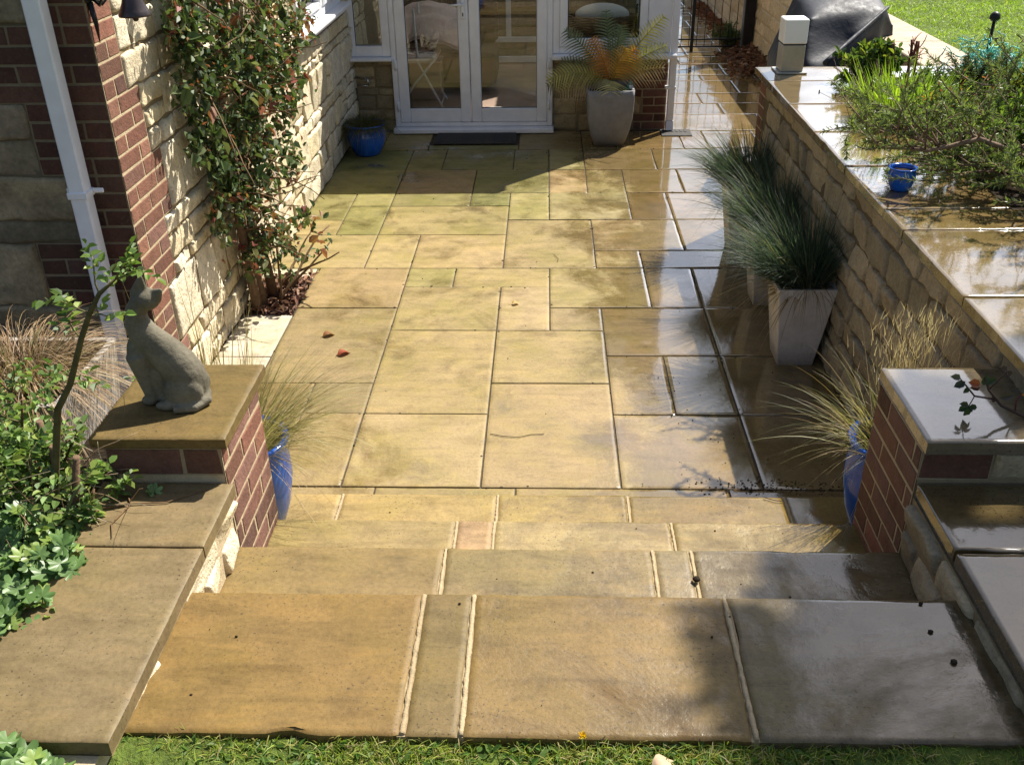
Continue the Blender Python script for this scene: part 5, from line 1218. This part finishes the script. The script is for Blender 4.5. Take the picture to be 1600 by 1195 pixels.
for (pts,lab) in (([(.02,.42,.004),(.08,.40,.004),(.15,.39,.005),(.21,.415,.004),(.27,.42,.004)],'long thin dark twig lying across the patio joint near the steps'),([(-.36,-.86,.354),(-.33,-.90,.354),(-.25,-.92,.354),(-.20,-.92,.354)],'wavy dark twig on the third tread down'),([(.33,2.62,.004),(.36,2.55,.004),(.352,2.5,.004)],'short dark twig on the patio paving in front of the doors'),([(1.12,-.30,.18),(1.16,-.32,.18),(1.19,-.325,.18)],'tiny twig on the lowest tread at the right')):
    q=MB(); q.tube(pts,.0017,5,(.09,.065,.04)); tag(q.build('twig',[MAT['bark']]),lab,'twig')
def clod(x,y,z,r,lab,nm='clod',cat='clod'):
    q=MB(); n=14;k=10; V=[]
    for i in range(k+1):
        for j in range(n):
            ph=math.pi*i/k; th=2*math.pi*j/n; d=np.array((math.sin(ph)*math.cos(th),math.sin(ph)*math.sin(th),-math.cos(ph))); V.append(np.array((x,y,z+r*.75))+d*r*(1+.35*mnoise.noise(tuple(d*2.7+np.array((x*9,y*9,0)))))*np.array((1,1,.6)))
    F=[[i*n+j,i*n+(j+1)%n,(i+1)*n+(j+1)%n,(i+1)*n+j] for i in range(k) for j in range(n)]; q.add(V,F,(.06,.045,.03),0,True); return tag(q.build(nm,[MAT['soil']]),lab,cat)
clod(.715,-1.18,.525,.011,'round dark clod on the second step, over the joint')
clod(1.62,-1.18,.79,.017,'dark wet clod on the right coping beside the pier')
clod(1.22,-1.56,.70,.006,'small dark clod at the right end of the top step, farther from the lawn')
clod(1.24,-1.66,.70,.0075,'larger dark clod near the right end of the top step')
clod(1.23,-1.46,.70,.005,'tiny dark clod at the right back edge of the top step')
q=MB(); n=150
for i in range(n):
    if random.random()<.5: x,y,z=random.uniform(.85,1.6),random.uniform(.0,1.2),0.
    elif random.random()<.5: x,y,z=random.uniform(-1.1,1.3),random.uniform(.05,5),0.
    else: k=random.randrange(4); x=random.uniform(-.6,1.28); z=NOSE[k][1]; y=random.uniform((NOSE[k+1][0] if k<3 else -1.88),NOSE[k][0]-.02)
    r=random.uniform(.0015,.0045); q.sphere((x,y,z+r*.4),(r,r*random.uniform(.6,1),r*.6),6,4,random.choice([(.03,.022,.015),(.05,.035,.02),(.12,.09,.06)]))
for i in range(260):   # grit washed into the corner by the right pot
    x=1.12+random.gauss(.1,.16); y=random.gauss(.02,.03); r=random.uniform(.001,.004)
    if x<1.6 and y>-.2: q.sphere((x,y,r*.3),(r*1.5,r,r*.6),5,3,(.025,.02,.012))
tag(q.build('scattered_grit',[MAT['soil']]),kind='stuff')
dn=thing('dandelion','small dandelion with yellow flower in the grass at the foot of the steps','flower',(.355,-1.905,.66))
f=MB(); f.tube([(0,0,0),(.003,.003,.03),(.002,.004,.055)],.0018,5,(.2,.28,.08)); f.build('stem',[MAT['leaf']],dn)
f=MB(); f.leaves(np.tile([[.002,.004,.055]],(26,1)),np.concatenate([sph(26)[:,:2],rnd(26,.3,1.2)[:,None]],1),UPV+rng.normal(0,.2,(26,3)),.012,.005,pick([(.75,.55,.03),(.7,.45,.02)],[1,1],26)); f.build('petals',[MAT['leaf']],dn)
f=MB(); a=np.linspace(0,6,9); f.leaves(np.zeros((9,3)),np.stack([np.cos(a),np.sin(a),np.full(9,.35)],1),np.tile(UPV,(9,1)),.045,.014,(.09,.16,.04)); f.build('foliage',[MAT['leaf']],dn)

# ---- garden tree whose crown shades the right end of the steps
gt_=thing('garden_tree','garden tree on the lawn to the right, shading the end of the steps','tree',(6.2,1.2,.98))
b=MB(); tk=[(0,0,0),(-.1,.1,1.6),(-.4,.3,3.2),(-.9,.6,4.6),(-1.4,.9,5.8)]; b.tube(tk,[.13,.11,.09,.065,.03],10,(.16,.12,.08))
cr=[];
for i in range(26):
    p=along([np.array(t) for t in tk],random.uniform(.5,1)); P=grow(p,(random.gauss(-.4,.8),random.gauss(.1,.8),random.uniform(0,.6)),random.uniform(.6,1.3),6,.15); b.tube(P,np.linspace(.03,.008,7),6,(.16,.12,.08)); cr.append(P)
b.build('trunk',[MAT['bark']],gt_)
C_=[]
for (cx,cy_,cz,rx,n_) in ((-2.13,.40,5.3,.30,900),(-1.88,.55,5.3,.32,1000),(-1.98,.80,5.3,.28,700),(-2.23,.65,5.3,.24,550),(-1.83,1.0,5.3,.26,500),(-1.63,.25,5.3,.3,700),(-1.72,.80,5.3,.5,1700),(-1.35,.42,5.3,.5,1500),(-1.25,1.0,5.4,.45,1000),(-.95,.65,5.25,.5,1200),(-.8,1.15,5.1,.5,900),(-.5,.1,5.0,.5,900),(-1.05,.05,5.2,.42,900),(-1.5,-.1,5.2,.36,600)):
    q_=sph(n_)*(rnd(n_,0,1)**.5)[:,None]*np.array((rx,rx,rx*.55)); C_.append(q_+np.array((cx,cy_,cz)))
C_=np.concatenate(C_); ff=np.array([mnoise.noise(tuple(p*3.4)) for p in C_]); C_=C_[ff>.04]; n=len(C_)
f=MB(); f.leaves(C_,sph(n),UPV+rng.normal(0,.6,(n,3)),rnd(n,.07,.13),rnd(n,.05,.08),pick([(.06,.11,.03),(.08,.14,.04)],[1,1],n)); f.build('crown',[MAT['leaf']],gt_)
